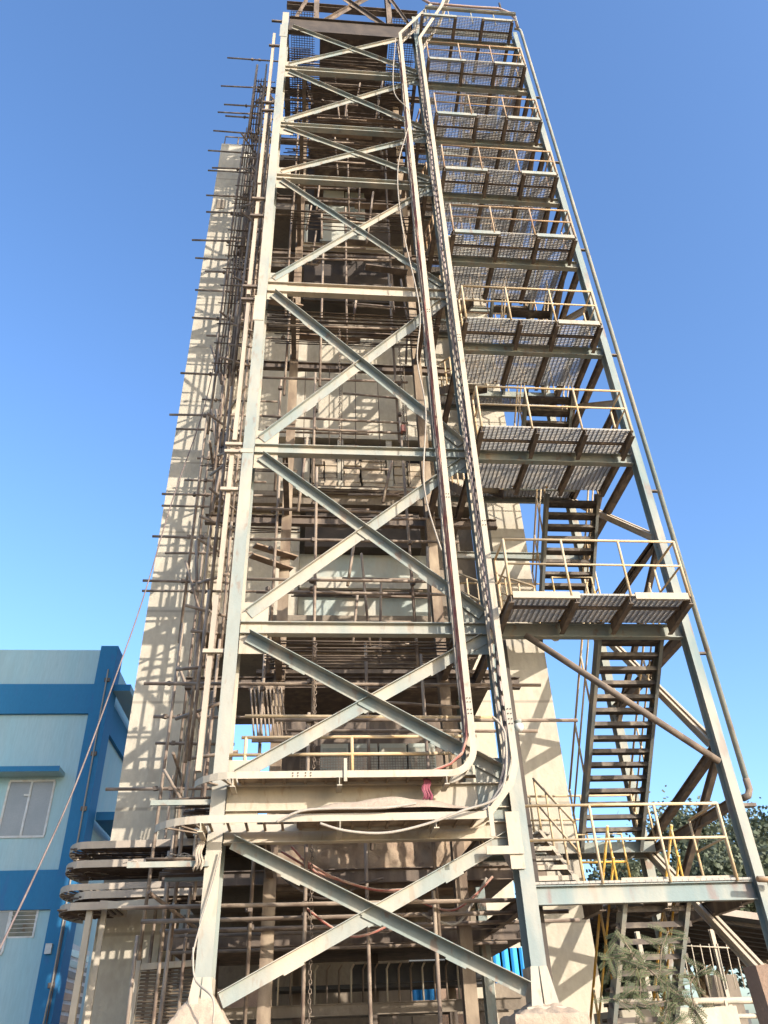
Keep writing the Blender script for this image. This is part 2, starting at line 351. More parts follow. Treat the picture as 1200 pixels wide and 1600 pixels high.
def flight(x0, x1, ya, za, yb, zb, me, ms, mr, rails=(True, True)):
    """stair flight from (ya, za) at the bottom to (yb, zb) at the top"""
    a0, c0 = V((x0, ya, za)), V((x0, yb, zb)); t = (c0 - a0).normalized()
    a1, c1 = V((x1, ya, za)), V((x1, yb, zb))
    n = V((0, -t.z, t.y)) if t.y > 0 else V((0, t.z, -t.y))
    s = MB().chan(a0 - V((0, 0, .12)), c0 - V((0, 0, .06)), .22, .07, .01, flip=1 if t.y > 0 else -1)
    s2 = MB().chan(a1 - V((0, 0, .12)), c1 - V((0, 0, .06)), .22, .07, .01, flip=-1 if t.y > 0 else 1)
    fl = bpy.data.objects.new('stair_flight', None); COL.objects.link(fl); fl.parent = ST; fl.empty_display_size = .2
    part(fl, 'stringer', s, ms); part(fl, 'stringer', s2, ms)
    nr = max(2, round((zb - za) / .205))
    for i in range(1, nr):
        f = i / nr
        q = a0.lerp(c0, f)
        piece(fl, 'tread', me, ((x0 + x1) / 2, q.y - .12, q.z + .01 + jig(.004)))
    for side, on in ((a0, rails[0]), (a1, rails[1])):
        if not on: continue
        e = c0 if side is a0 else c1
        up = V((0, 0, 1.0))
        hr = part(ST, 'stair_handrail', MB().tube([side + up, e + up], .024), mr)
        part(hr, 'mid_rail', MB().tube([side + up * .52, e + up * .52], .02), mr)
        for k in range(4):
            q = side.lerp(e, (k + .05) / 3.1); part(hr, 'post', MB().tube([q, q + up], .022), mr)
XL0, XL1, XR0, XR1 = 3.50, 4.40, 5.42, 6.72
YL = 16.2                                    # front edge of the half landings
for k, z in enumerate(P):
    yf = 11.68 if k == 1 else (12.0 if k else 12.74)
    yb = 12.78 if k == 1 else (14.2 if k else 13.9)
    mr = M_YEL if k < 4 else M_RAILB
    hb = .27
    # front beam
    part(ST, 'beam', MB().ibeam((XB + .12, YW, z - hb / 2), (XC - .09, YW, z - hb / 2), hb, .14), M_GREENISH if k == 0 else M_GREY)
    if k > 1: part(ST, 'beam', MB().ibeam((XB + .2, 17.0, z - .12), (XC - .09, 17.0, z - .12), .2, .12), M_GREY)
    part(ST, 'beam', MB().ibeam((XC, YF + .28, z - .14), (XC, 16.86, z - .14), .22, .12), M_BROWN)
    part(ST, 'beam', MB().ibeam((XB + .1, YF + .35, z - .14), (XB + .1, 16.86, z - .14), .22, .12), M_BROWN)
    # platform
    pl = part(ST, 'platform', grating(3.45, (6.76 if k else XC - .1), yf + .03, yb, z + .045), M_GRAT)
    bx = [3.47, 4.72 + jig(.1), 5.72 + jig(.1), 6.76]
    if k == 0: bx = [XB + .32, 5.45, XC - .12]
    for x in (bx if k else ()):
        t = MB()
        pts = [(x, yf + .04, z - .13), (x, YW - .08, z - .22), (x, YW - .08, z + .0), (x, yf + .04, z + .0)]
        t.add([(a - .006, b_, c_) for a, b_, c_ in pts] + [(a + .006, b_, c_) for a, b_, c_ in pts], [(0, 1, 2, 3), (7, 6, 5, 4), (0, 4, 5, 1), (1, 5, 6, 2), (2, 6, 7, 3), (3, 7, 4, 0)])
        t.bar((x, yf + .04, z - .136), (x, YW - .08, z - .226), .09, .012); t.bar((x, yf + .04, z + .008), (x, YW - .08, z + .008), .09, .012)
        part(pl, 'bracket', t, M_BROWN if k else M_CREAM)
        if k and yb > 13.5: part(pl, 'joist', MB().ibeam((x, YW + .08, z - .09), (x, yb, z - .09), .18, .09), M_BROWN)
    if k == 0:
        part(pl, 'toe_plate', MB().box(4.9, YW - .02, z + .004, XC - .3, YW - .01, z + .09), M_CREAM)
        for x in (4.55, 5.6, XC - .3):
            t = MB().box(x - .006, YW + .08, z - .34, x + .006, yb, z - .01); t.box(x - .05, YW + .08, z - .352, x + .05, yb, z - .341)
            part(pl, 'joist', t, M_BROWN)
    else:
        segs = [(3.5, 4.72), (5.72, 6.74)] if k != 3 else [(5.72, 6.74)]
        if k == 2: segs = []
        if k == 1: segs = [(3.5, 4.72), (5.75, 6.74)]
        for a, c in segs:
            part(pl, 'edge_channel', MB().chan((a, yf + .02, z + .01), (c, yf + .02, z + .01), .13, .06, flip=-1), M_CREAM if k < 4 else M_STEEL)
    part(pl, 'angle_bar', MB().bar((3.5, yf + .45, z - .02), (6.74, yf + .45, z - .02), .05, .05), M_BROWN)
    if k < 8:
        xe = 6.76 if k else XC - .35
        posts_rail(ST, ((3.47, yf + .03, z), (xe, yf + .03, z)), 1.18, 4, mr, z)
        posts_rail(ST, ((xe, yf + .06, z), (xe, YF + (.0 if k else 1.2), z)), 1.18, 2, mr, z)
        if k in (1, 2, 3): posts_rail(ST, ((3.47, yf + .06, z), (3.47, YF - .25, z)), 1.18, 2, mr, z)
        # low gate frame at the stair head
        gy = yb - .1
        gt = MB(); gt.tube([(4.62, gy, z), (4.62, gy, z + .95), (5.42, gy, z + .95), (5.42, gy, z)], .022); gt.tube([(4.62, gy, z + .5), (5.42, gy, z + .5)], .02)
        part(ST, 'gate_frame', gt, M_YELB if k < 3 else mr)
    if k == 8: break
    # half landing and two flights
    zu = P[k + 1]
    zl = {0: 4.84}.get(k, (z + zu) / 2)
    ytop = 12.95 if k == 0 else 14.25
    ybot = 13.15 if k <= 1 else 14.25
    yl1 = 15.2 if k == 0 else YL
    ld = part(ST, 'half_landing', grating(XB + .2, XC - .1, YL, 16.85, zl), M_GRAT)
    if k == 0: part(ld, 'landing_extension', grating(XB + .2, 4.6, 15.2, YL - .01, zl), M_GRAT)
    part(ld, 'edge_beam', MB().chan((XB + .22, YL - .02, zl - .1), (XC - .1, YL - .02, zl - .1), .2, .07, flip=-1), M_GREY)
    part(ld, 'edge_beam', MB().chan((XB + .22, 16.85, zl - .1), (XC - .1, 16.85, zl - .1), .2, .07), M_GREY)
    part(ST, 'beam', MB().ibeam((XC, YF + .28, zl - .1), (XC, 16.86, zl - .1), .16, .1), M_BROWN)
    posts_rail(ST, ((XB + .25, 16.88, zl), (XC - .1, 16.88, zl)), 1.1, 4, mr, zl)
    posts_rail(ST, ((XC - .06, YL, zl), (XC - .06, 16.85, zl)), 1.1, 2, mr, zl)
    flight(XR0, XR1, YL, zl, ytop, zu, TREAD_B, M_SLATE, mr, (True, True))
    flight(XL0, XL1, ybot, z, yl1, zl, TREAD_S if k < 2 else TREAD_S, M_CREAM if k == 0 else M_BROWN, mr, (True, True))
    # side bracing: pale double channel from the rear head to mid front, dark member back down to the landing
    zm = z + .5 * (zu - z)
    zn = {0: 10.0}.get(k, zu + .5 * (P[k + 2] - zu) if k < 7 else zu - .3)
    db = MB(); 
    for d in (-.06, .05): db.chan((XC + d, 16.9, zn), (XC + d, YF + .27, zm), .14, .05)
    part(ST, 'brace', db, M_CHAN)
    part(ST, 'brace', MB().ibeam((XC, YF + .27, zm - .1), (XC, 16.9, zl + .02), .16, .12), M_BROWN)
    part(ST, 'brace', MB().ibeam((XC + .01, YF + .27, zm - .22), (XC + .01, 16.9, z - .4), .13, .1), M_BROWN)
# bottom flight below the first platform
flight(4.9, 6.0, 16.2, .2, 13.0, P[0] - .1, TREAD_B, M_STEEL, M_YELB, (True, True))
part(ST, 'brace', MB().chan((XC + .05, 16.9, 4.9), (XC + .05, YF + .27, 2.0), .16, .06).chan((XC - .06, 16.9, 4.9), (XC - .06, YF + .27, 2.0), .16, .06), M_CREAM)
# pipe brace across the front of the first storey
part(ST, 'brace', MB().tube([(3.93,12.74,7.77), (7.00,12.74,5.39)], .062, 10), M_BROWN)
# stair tower head: handrail and roof angles
part(ST, 'beam', MB().ibeam((XB + .3, YF + .1, 32.55), (XC - .1, YF + .1, 32.55), .18, .12), M_GREY)
part(ST, 'beam', MB().ibeam((XB + .3, YF - .5, 33.0), (XC - .05, YF - .5, 33.0), .12, .1), M_STEEL)
posts_rail(ST, ((XB + .3, YF - .45, 32.05), (XC - .05, YF - .45, 32.05)), 1.0, 5, M_STEEL, 32)

# drain pipe strapped along the outer stair column
dp = thing('drainpipe', 'long grey-green pipe running down outside the right stair column', 'pipe', (7.27,12.70,4.84))
xp = 7.39
part(dp, 'pipe', MB().tube([(XC + .05, 12.75, 33.15), (xp - .12, 12.75, 33.15), (xp - .03, 12.75, 33.08), (xp, 12.75, 32.9), (xp, 12.75, 5.1)], .052, 10), M_GREY)
part(dp, 'elbow', MB().tube([(xp, 12.75, 5.1), (xp, 12.75, 4.92), (xp - .05, 12.75, 4.82), (xp - .16, 12.75, 4.78)], .058, 10), M_BROWN)
for z in (7.4, 11.2, 15.4, 19.6, 24, 28): part(dp, 'strap', MB().box(XC + .08, 12.73, z, xp + .055, 12.80, z + .04), M_BROWN)
part(dp, 'strap', MB().box(XC + .08, 12.70, 4.64, xp + .02, 12.82, 4.69), M_BROWN)
hp = thing('header_pipe', 'pinkish bent pipe lying along the top edge of the stair tower', 'pipe', (5.3, 12.2, 33))
part(hp, 'pipe', MB().tube([(3.6, 12.4, 34.3), (3.9, 12.35, 33.75), (4.6, 12.3, 33.6), (5.6, 12.3, 33.6), (6.5, 12.3, 33.65), (6.95, 12.35, 33.45), (7.12, 12.4, 33.1), (7.15, 12.5, 32.6)], .05, 8), mat('pipe_pinkish', (0.36, 0.24, 0.2), (0.4, 0.3, 0.26), .5, 2))
part(hp, 'vent_stub', MB().tube([(6.6, 12.3, 33.6), (6.6, 12.3, 34.1)], .04), M_DARK)

# ------------------------------------------------------------------ concrete building behind
CB = thing('concrete_tower', 'tall pale concrete tower behind the steel frame and scaffolding', 'tower', (0, 21, 0))
YC = 17.8
def pyl(x0, x1, y0, y1, z0, z1, m=M_CONC):
    part(CB, 'pylon', MB().box(x0, y0, z0, x1, y1, z1), m)
pyl(-4.22, -2.95, YC, 20.2, 0, 32.8)
pyl(4.95, 5.93, YC, 19.4, 0, 27.0)
pyl(-4.0, -2.9, 24, 25.5, 0, 31); pyl(4.8, 5.9, 24, 25.5, 0, 27)
part(CB, 'parapet_rail', MB().tube([(-4.15, 18, 32.8), (-4.15, 18, 33.7), (-3.0, 18, 33.7), (-3.0, 18, 32.8)], .03).tube([(-3.6, 18, 32.8), (-3.6, 18, 33.7)], .03), M_BROWN)
part(CB, 'inset_plate', MB().box(-4.05, YC - .03, 28.2, -3.75, YC - .004, 28.75), M_CONC2)
# floor slabs and cross beams
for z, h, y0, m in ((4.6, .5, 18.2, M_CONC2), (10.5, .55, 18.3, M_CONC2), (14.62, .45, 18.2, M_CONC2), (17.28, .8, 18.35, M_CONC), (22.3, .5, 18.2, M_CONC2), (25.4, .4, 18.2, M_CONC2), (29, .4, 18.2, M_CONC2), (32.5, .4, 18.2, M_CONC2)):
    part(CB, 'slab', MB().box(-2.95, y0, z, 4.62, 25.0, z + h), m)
# recessed front panels: lit plaster wall above the brick window
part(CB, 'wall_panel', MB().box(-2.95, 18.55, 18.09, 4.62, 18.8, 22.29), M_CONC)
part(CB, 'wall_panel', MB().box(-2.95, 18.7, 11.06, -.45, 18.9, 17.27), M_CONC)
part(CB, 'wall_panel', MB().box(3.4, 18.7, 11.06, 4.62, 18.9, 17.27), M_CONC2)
part(CB, 'wall_panel', MB().box(-.9, 22.6, 0, 2.6, 22.8, 4.6), M_CONC2)  # back walls added behind the foot to shut out sky and keep it dark
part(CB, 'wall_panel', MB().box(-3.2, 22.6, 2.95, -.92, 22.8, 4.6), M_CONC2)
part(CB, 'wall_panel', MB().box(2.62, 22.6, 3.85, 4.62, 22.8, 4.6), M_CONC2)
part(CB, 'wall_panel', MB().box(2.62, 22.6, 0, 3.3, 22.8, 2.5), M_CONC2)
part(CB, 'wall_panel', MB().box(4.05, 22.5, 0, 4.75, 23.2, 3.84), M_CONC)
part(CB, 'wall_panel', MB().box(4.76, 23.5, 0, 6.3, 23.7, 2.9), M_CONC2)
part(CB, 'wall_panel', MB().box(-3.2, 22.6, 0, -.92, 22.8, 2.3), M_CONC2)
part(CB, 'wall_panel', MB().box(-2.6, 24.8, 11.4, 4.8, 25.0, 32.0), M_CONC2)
for x in (-.3, .72, 2.24, 3.32):
    part(CB, 'mullion', MB().box(x - .09, 18.4, 15.08, x + .09, 18.69, 17.27), M_CONC)
# pale brick infill of the window row, one course and one brick at a time
bm = MB().box(-.5, -.1, -.078, .5, .1, .078).mesh('brick'); bm.materials.append(M_BRICK)
for bx0, bx1, top in ((-.18, .22, 17.1), (.24, .62, 17.0), (.82, 1.32, 17.1), (1.36, 2.13, 16.75), (2.34, 2.76, 16.7), (2.79, 3.22, 16.4)):
    z = 15.17
    while z < top:
        w_ = (bx1 - bx0) * R.uniform(.9, 1.0)
        o = piece(CB, 'brick', bm, ((bx0 + bx1) / 2 + jig(.02), 18.5 + jig(.04), z), (0, jig(.015), jig(.03))); o.scale = (w_, 1, 1)
        z += .162
part(CB, 'window_backing', MB().box(-.44, 18.95, 15.08, 3.38, 19.0, 17.27), M_DARK)  # dark sheet painting the shade inside the window row
part(CB, 'ledge', MB().box(-.9, 17.9, 14.95, 3.6, 18.5, 15.06), M_CREAM)
part(CB, 'dark_opening', MB().box(-.3, 18.5, 13.34, 3.05, 19.4, 14.6), M_DARK)  # solid dark box standing in for a shaded opening
part(CB, 'wall_panel', MB().box(-.44, 18.9, 11.06, 3.39, 19.05, 13.33), M_SIL)
part(CB, 'ledge', MB().box(-.4, 18.5, 12.0, 3.4, 18.85, 12.35), M_CONC)
# hoist casing in the upper shaft
CS = thing('hoist_casing', 'pale green sheet-metal casing rising inside the upper shaft', 'casing', (.9, 17, 20))
for i in range(10):
    z = 25.25 + i * 1.2
    part(CS, 'panel', MB().box(.05, 16.9, z, .83, 17.0, z + 1.17), M_SIL)
    part(CS, 'panel', MB().box(.87, 16.93, z, 1.6, 17.03, z + 1.17), M_GREY if i % 3 else M_SIL)
    part(CS, 'stiffener', MB().bar((-.05, 16.88, z - .02), (1.75, 16.88, z - .02), .06, .07), M_SIL)
part(CS, 'dark_backdrop', MB().box(-.6, 17.6, 22.9, 2.6, 17.7, 37.5), M_DARK)  # dark backdrop added behind the casing to deepen the shaft's shade
part(CS, 'sill_beam', MB().ibeam((-.65, 16.6, 24.5), (2.9, 16.6, 24.5), .26, .14), M_CREAM)
part(CS, 'stile', MB().box(-.6, 16.6, 24.7, -.48, 16.75, 27.4), M_SIL)

# ------------------------------------------------------------------ scaffolding
SF = thing('scaffolding', 'rusty tube scaffolding wrapped round the concrete tower', 'scaffold', (-2, 15.8, 0))
TR = .033
def std(x, y, z0, z1, par=SF):
    """a standard made of spliced lengths, slightly out of line"""
    z = z0; k = 0
    while z < z1 - .5:
        L_ = min(R.choice((3.0, 4.5, 6.0)), z1 - z)
        ox = jig(.035) + (.065 if k % 2 else 0)
        lx = jig(.05)
        part(par, 'standard', MB().tube([(x + ox, y + jig(.03), z - .25), (x + ox + lx, y + jig(.03), z + L_ + R.uniform(.1, .5))], TR, 7), M_TUBE)
        z += L_; k += 1
COUP = MB(); COUP.box(-.04, -.04, -.04, .04, .04, .04); COUP.box(-.055, -.012, -.02, .055, .03, .02)
COUPM = COUP.mesh('coupler'); COUPM.materials.append(M_BROWN)
for q, z1 in (((-2.93,15.60,10.62), 29.3), ((-2.95,16.95,11.42), 30.5), ((-2.54,15.60,10.63), 31.0), ((-2.53,16.90,11.39), 30), ((-2.14,15.60,10.64), 30.5)):
    std(q[0], q[1], .2, z1)
for x, y, z0, z1 in ((-2.25, 14.3, .2, 29), (-1.95, 14.8, 4, 31), (-2.1, 13.6, 6, 30.5), (-1.72, 14.1, 9, 31), (-2.42, 14.9, 12, 31.5), (-1.85, 13.5, 14, 28)):
    std(x, y, z0, z1)
for k in range(34):
    z = 6.2 + k * .74 + jig(.2); x = -2.5 + jig(.25)
    part(SF, 'ledger', MB().tube([(x, 14.4 + jig(.6), z), (x + R.uniform(.5, .95), 14.4 + jig(.6), z + jig(.06))], TR, 7), M_TUBE)
for k in range(12):
    z = 7.5 + k * 2.0; x = -2.3 + jig(.15)
    part(SF, 'diagonal_tube', MB().tube([(x, 14.3, z), (x + jig(.35), 14.9, z + R.uniform(1.2, 1.9))], TR, 7), M_TUBE)
LEFT = [(355,90,15.6),(345,134,16.9),(350,163,15.6),(340,175,16.9),(352,181,15.6),(333,204,16.9),(325,235,16.9),(331,262,15.6),(325,266,16.9),
        (322,305,16.9),(322,331,15.6),(300,375,15.6),(305,403,16.9),(320,424,15.6),(305,453,16.9),(300,496,15.6),(322,524,16.9),(282,583,15.6),(316,624,16.9),(265,648,15.6),
        (275,670,16.9),(308,716,16.9),(288,750,16.9),(253,772,15.6),(253,790,16.9),(238,838,15.6),(258,864,16.9),(223,907,15.6),(222,923,16.9),
        (235,1068,15.6),(240,1120,15.6),(243,1161,16.9),(165,1233,15.6)]
PTS = [(-4.03,15.60,35.47), (-4.43,16.90,35.75), (-3.85,15.60,31.71), (-4.37,16.90,33.58), (-3.73,15.60,30.87), (-4.42,16.90,32.13), (-4.49,16.90,30.66), (-3.90,15.60,27.32), (-4.36,16.90,29.28),
       (-4.27,16.90,27.65), (-3.85,15.60,24.69), (-4.15,15.60,23.13), (-4.28,16.90,23.95), (-3.59,15.60,21.58), (-4.11,16.90,22.28), (-3.75,15.60,19.43), (-3.54,16.90,20.12), (-3.82,15.60,17.13), (-3.39,16.90,17.38), (-3.93,15.60,15.57),
       (-4.01,16.90,16.21), (-3.31,16.90,15.16), (-3.57,16.90,14.39), (-3.79,15.60,12.95), (-4.06,16.90,13.52), (-3.85,15.60,11.70), (-3.79,16.90,12.05), (-3.90,15.60,10.49), (-4.20,16.90,10.95),
       (-3.39,15.60,8.01), (-3.23,15.60,7.29), (-3.38,16.90,7.18), (-3.94,15.60,5.85)]
for i, p in enumerate(PTS):
    L_ = R.choice((2.2, 1.7, 2.8, 2.4)) if i % 4 else R.choice((4.2, 5.5))
    q = (p[0] + L_, p[1] + jig(.05), p[2] + jig(.05))
    part(SF, 'ledger', MB().tube([p, q], TR, 7), M_TUBE)
    for cx in (-3.0, -2.7):
        if p[0] < cx < q[0]: piece(SF, 'coupler', COUPM, (cx, p[1], p[2]), (0, 0, jig(1)))
# transoms reaching from the front row back to the wall
for k, z in enumerate([6.4 + 3.9 * k for k in range(7)]):
    x = (-2.7, -2.4)[k % 2]
    part(SF, 'transom', MB().tube([(x, 15.2 + jig(.2), z + .06), (x + jig(.1), 17.6, z + .06)], TR, 7), M_TUBE)
# diagonal and loose tubes at the left end
for a, c in (((-2.98,15.50,10.96), (-2.35,15.50,9.15)), ((-2.82,15.40,8.31), (-2.17,15.40,6.93)), ((-2.83,15.30,6.12), (-2.31,15.30,5.37)), ((-2.92,15.40,18.60), (-2.45,15.40,15.63)), ((-3.03,15.30,17.95), (-2.70,15.30,16.83)),
             ((-2.82,15.50,15.71), (-2.35,15.50,12.95)), ((-2.51,13.60,3.70), (-1.83,15.00,3.30)), ((-2.43,14.60,4.50), (-2.37,14.60,2.97))):
    part(SF, 'diagonal_tube', MB().tube([a, c], TR, 7), M_TUBE)
# inner bay between the front truss and the shaft
for x, y, z0, z1 in ((-.05, 13.7, .2, 20), (.75, 14.2, 17, 30), (2.02, 13.8, .2, 14), (2.0, 14.4, 14, 31), (-.95, 14.4, 2, 31), (1.05, 14.6, .2, 8)):
    std(x, y, z0, z1)
INN = [((-0.66,13.60,6.48), 5.6), ((-3.14,13.90,7.30), 7.6), ((-1.43,13.60,9.40), 4.2), ((-1.31,13.70,10.43), 4.4), ((-1.19,14.00,9.33), 4.0), ((-1.34,14.20,11.57), 3.2), ((-1.35,14.20,14.36), 3.6), ((-1.37,13.70,15.17), 3.6),
       ((-1.21,13.70,13.55), 3.3), ((-1.30,13.60,16.96), 3.6), ((-1.39,13.60,19.72), 3.4), ((-1.65,13.80,28.80), 2.6), ((-1.57,13.80,26.20), 2.6), ((-0.63,13.80,22.30), 3), ((-0.57,14.60,6.63), 5.0), ((-2.87,13.50,3.47), 6.4), ((-2.66,14.10,3.35), 7.0), ((-2.46,14.80,3.29), 7.2)]
for p, L_ in INN:
    part(SF, 'ledger', MB().tube([p, (p[0] + L_, p[1] + jig(.1), p[2] + jig(.06))], TR, 7), M_TUBE)
# loose tangle of tubes and short props in the inner bays
for k in range(46):
    z = 7.0 + k * .56 + jig(.2); x = R.uniform(.35, 1.0) if z < 20 else R.uniform(-.9, .5); y = R.uniform(13.3, 15.6)
    if 13.2 < z < 16.6 and k % 3: continue
    part(SF, 'ledger', MB().tube([(x, y, z), (x + R.uniform(1.2, 2.2), y + jig(.15), z + jig(.12))], TR * .9, 7), M_TUBE)
for k in range(26):
    z = R.choice((8.3, 17.4, 20.5, 21.8, 23.0, 25.3, 27.1, 28.9, 30.2)); x = R.uniform(.4, 2.6) if z < 20 else R.uniform(-.9, 2.6); y = R.uniform(13.2, 15.5)
    part(SF, 'prop', MB().tube([(x, y, z), (x + jig(.15), y + jig(.1), z + R.uniform(1.0, 2.2))], TR * .9, 7), M_TUBE)
for k in range(14):
    z = R.choice((17.3, 19.3, 21.8, 23.8, 25.2, 27.1)); x = R.uniform(-.8, 1.4); y = R.uniform(13.3, 14.6)
    part(SF, 'plank', MB().bar((x, y, z), (x + R.uniform(.9, 1.8), y + jig(.1), z + jig(.06)), .2, .035), M_WOOD if k % 2 else M_BROWN)
for p, L_ in INN:
    for cx, cy in ((-.05, 13.7), (2.02, 13.8), (-.95, 14.4)):
        if p[0] < cx < p[0] + L_: piece(SF, 'coupler', COUPM, (cx, (p[1] + cy) / 2, p[2]), (0, 0, jig(1)))
for i, (a, c) in enumerate((((-1.39,14.40,10.46), (-0.52,14.90,10.41)), ((-1.33,14.40,10.72), (-0.43,14.90,10.72)), ((-1.34,13.50,17.79), (-0.52,14.20,18.43)))):
    part(SF, 'plank', MB().bar(a, c, .2, .035), M_WOOD)
for x, y, z0, z1 in ((.62, 15.2, 13.2, 17.0), (1.0, 15.4, 13.6, 17.1), (1.62, 15.1, 13.4, 17.0), (2.3, 14.9, 12.9, 17.0), (.3, 15.0, 14.0, 17.0), (-.35, 15.3, 13.0, 17.2)):
    part(SF, 'tie_rod', MB().tube([(x, y, z0), (x + jig(.04), y + jig(.05), z1)], .012, 5), M_ROD)
for p, c in (((-0.23,13.50,13.08), (-0.38,13.50,11.01)), ((1.79,13.60,12.94), (1.46,13.60,11.38)), ((0.81,13.60,10.28), (0.67,13.60,9.27)), ((0.95,13.40,17.82), (0.87,13.40,17.06)), ((2.09,13.50,30.05), (1.73,13.50,27.16)), ((1.57,13.60,23.19), (1.31,13.60,20.61))):
    part(SF, 'diagonal_tube', MB().tube([p, c], TR, 7), M_TUBE)
# platforms of laid rods: each one joined rod bed on the scaffold
def rods(x0, x1, y0, y1, z, dens=.075, drop=.12, r=.017):
    b = MB(); y = y0
    while y < y1:
        if R.random() > drop:
            a = x0 + R.random() * .35 - .1; c = x1 - R.random() * .5 + .15
            zz = z + jig(.012) + (0.03 if R.random() < .2 else 0)
            b.tube([(a, y, zz), (c, y + jig(.06), zz + jig(.02))], r, 5)
        y += dens * R.uniform(.7, 1.3)
    return b
BEDS = [(-1.35, 3.1, 13.2, 14.4, 17.15), (-1.0, 3.1, 13.4, 14.0, 21.7), (-1.2, 3.1, 13.3, 14.1, 25.1), (-1.2, 3.1, 13.3, 13.8, 27.0), (-1.2, 3.1, 13.2, 14.6, 28.7), (-1.3, 3.2, 13.2, 14.8, 30.9),
        (-.9, 3.2, 13.6, 14.9, 8.0), (-.5, 2.7, 15.6, 16.0, 10.3), (-.5, 3.3, 17.2, 17.6, 14.5)]
for x0, x1, y0, y1, z in BEDS:
    part(SF, 'rod_platform', rods(x0, x1, y0, y1, z), M_ROD, kind='stuff')
for x0, x1, y0, y1, z in ((-2.9, -.6, 15.2, 15.5, 13.6), (-2.6, -.4, 17.0, 17.5, 13.1), (-2.9, -2.1, 15.3, 15.8, 22.0), (-2.9, -2.0, 15.3, 15.9, 24.8)):
    part(SF, 'rod_platform', rods(x0, x1, y0, y1, z, .085, .1), M_ROD, kind='stuff')
# upright rod screens hung on the left face of the scaffold
def screen(x0, x1, z0, z1, y, dx=.085):
    b = MB(); x = x0
    while x < x1:
        if R.random() > .08: b.tube([(x, y, z0 - R.random() * .3), (x + jig(.012), y + jig(.03), z1 + R.random() * .12)], .019, 5)
        x += dx * R.uniform(.8, 1.25)
    z = z0 + .25
    while z < z1:
        b.tube([(x0 - .1, y - .03, z), (x1 + .08, y - .03, z)], .018, 5); z += .75
    return b
for x0, x1, z0, z1, y in ((-2.48, -1.88, 27.6, 31.0, 14.25), (-2.62, -1.86, 25.5, 27.5, 14.25), (-2.65, -1.86, 23.2, 25.3, 14.3), (-2.68, -1.86, 20.8, 23.0, 14.25), (-2.7, -1.9, 18.3, 20.5, 14.3), (-2.65, -1.98, 15.9, 18.0, 14.25), (-2.5, -1.8, 19, 23, 14.6), (-2.45, -1.8, 23.2, 27.2, 14.6)):
    part(SF, 'rod_screen', screen(x0, x1, z0, z1, y), M_ROD, kind='stuff')
part(SF, 'standard', MB().tube([(-2.54, 14.2, 27.0), (-2.52, 14.2, 32.0)], .045, 7), M_TUBE)
# leaning rod panel seen below the second storey
LP = thing('leaning_rod_panel', 'slanted panel of short bars leaning just right of the left column', 'panel', (-1, 14.4, 6.3))
for k in range(9):
    x = -1.22 + k * .075; part(LP, 'rod', MB().tube([(x, 14.6, 7.5), (x + .16, 14.2, 6.35)], .02, 5), M_TUBE)
part(LP, 'cross_bar', MB().bar((-1.26, 14.62, 7.5), (-.55, 14.62, 7.5), .05, .08), M_TUBE); part(LP, 'cross_bar', MB().bar((-1.1, 14.18, 6.32), (-.4, 14.18, 6.32), .05, .1), M_TUBE)
# mesh decks at the tower head
for i, (x0, x1, y0, y1, z) in enumerate(((-1.3, -.4, 12.9, 15.4, 33.6), (2.5, 3.5, 12.9, 15.4, 33.6), (-1.3, -.5, 13.2, 16.5, 31.3), (-1.3, 3.2, 15.5, 17.5, 33.8))):
    b = MB(); y = y0
    while y < y1: b.box(x0, y, z, x1, y + .016, z + .02); y += .085
    x = x0
    while x < x1: b.box(x, y0, z + .021, x + .02, y1, z + .04); x += .1
    part(TW, 'mesh_deck', b, M_DARK)
# solid roof decks added over the shaft to darken it
part(TW, 'shade_deck', MB().box(-.2, 13.3, 33.0, 2.4, 17.5, 33.1), M_BROWN)
part(TW, 'shade_deck', MB().box(-.5, 14.2, 31.0, 2.9, 17.5, 31.06), M_BROWN)
part(TW, 'shade_deck', MB().box(-.3, 14.4, 28.4, 2.7, 17.5, 28.46), M_BROWN)
part(TW, 'brace', brace((2.4, 13.0, 36), (3.2, 13.0, 33.2), None, .1, .06), M_BROWN)
part(TW, 'brace', brace((-1.1, 13.0, 33.2), (-.5, 13.0, 36), None, .1, .06), M_BROWN)
part(TW, 'brace', brace((-.9, 14.4, 32.3), (-.4, 14.4, 29.8), None, .1, .06), M_BROWN)

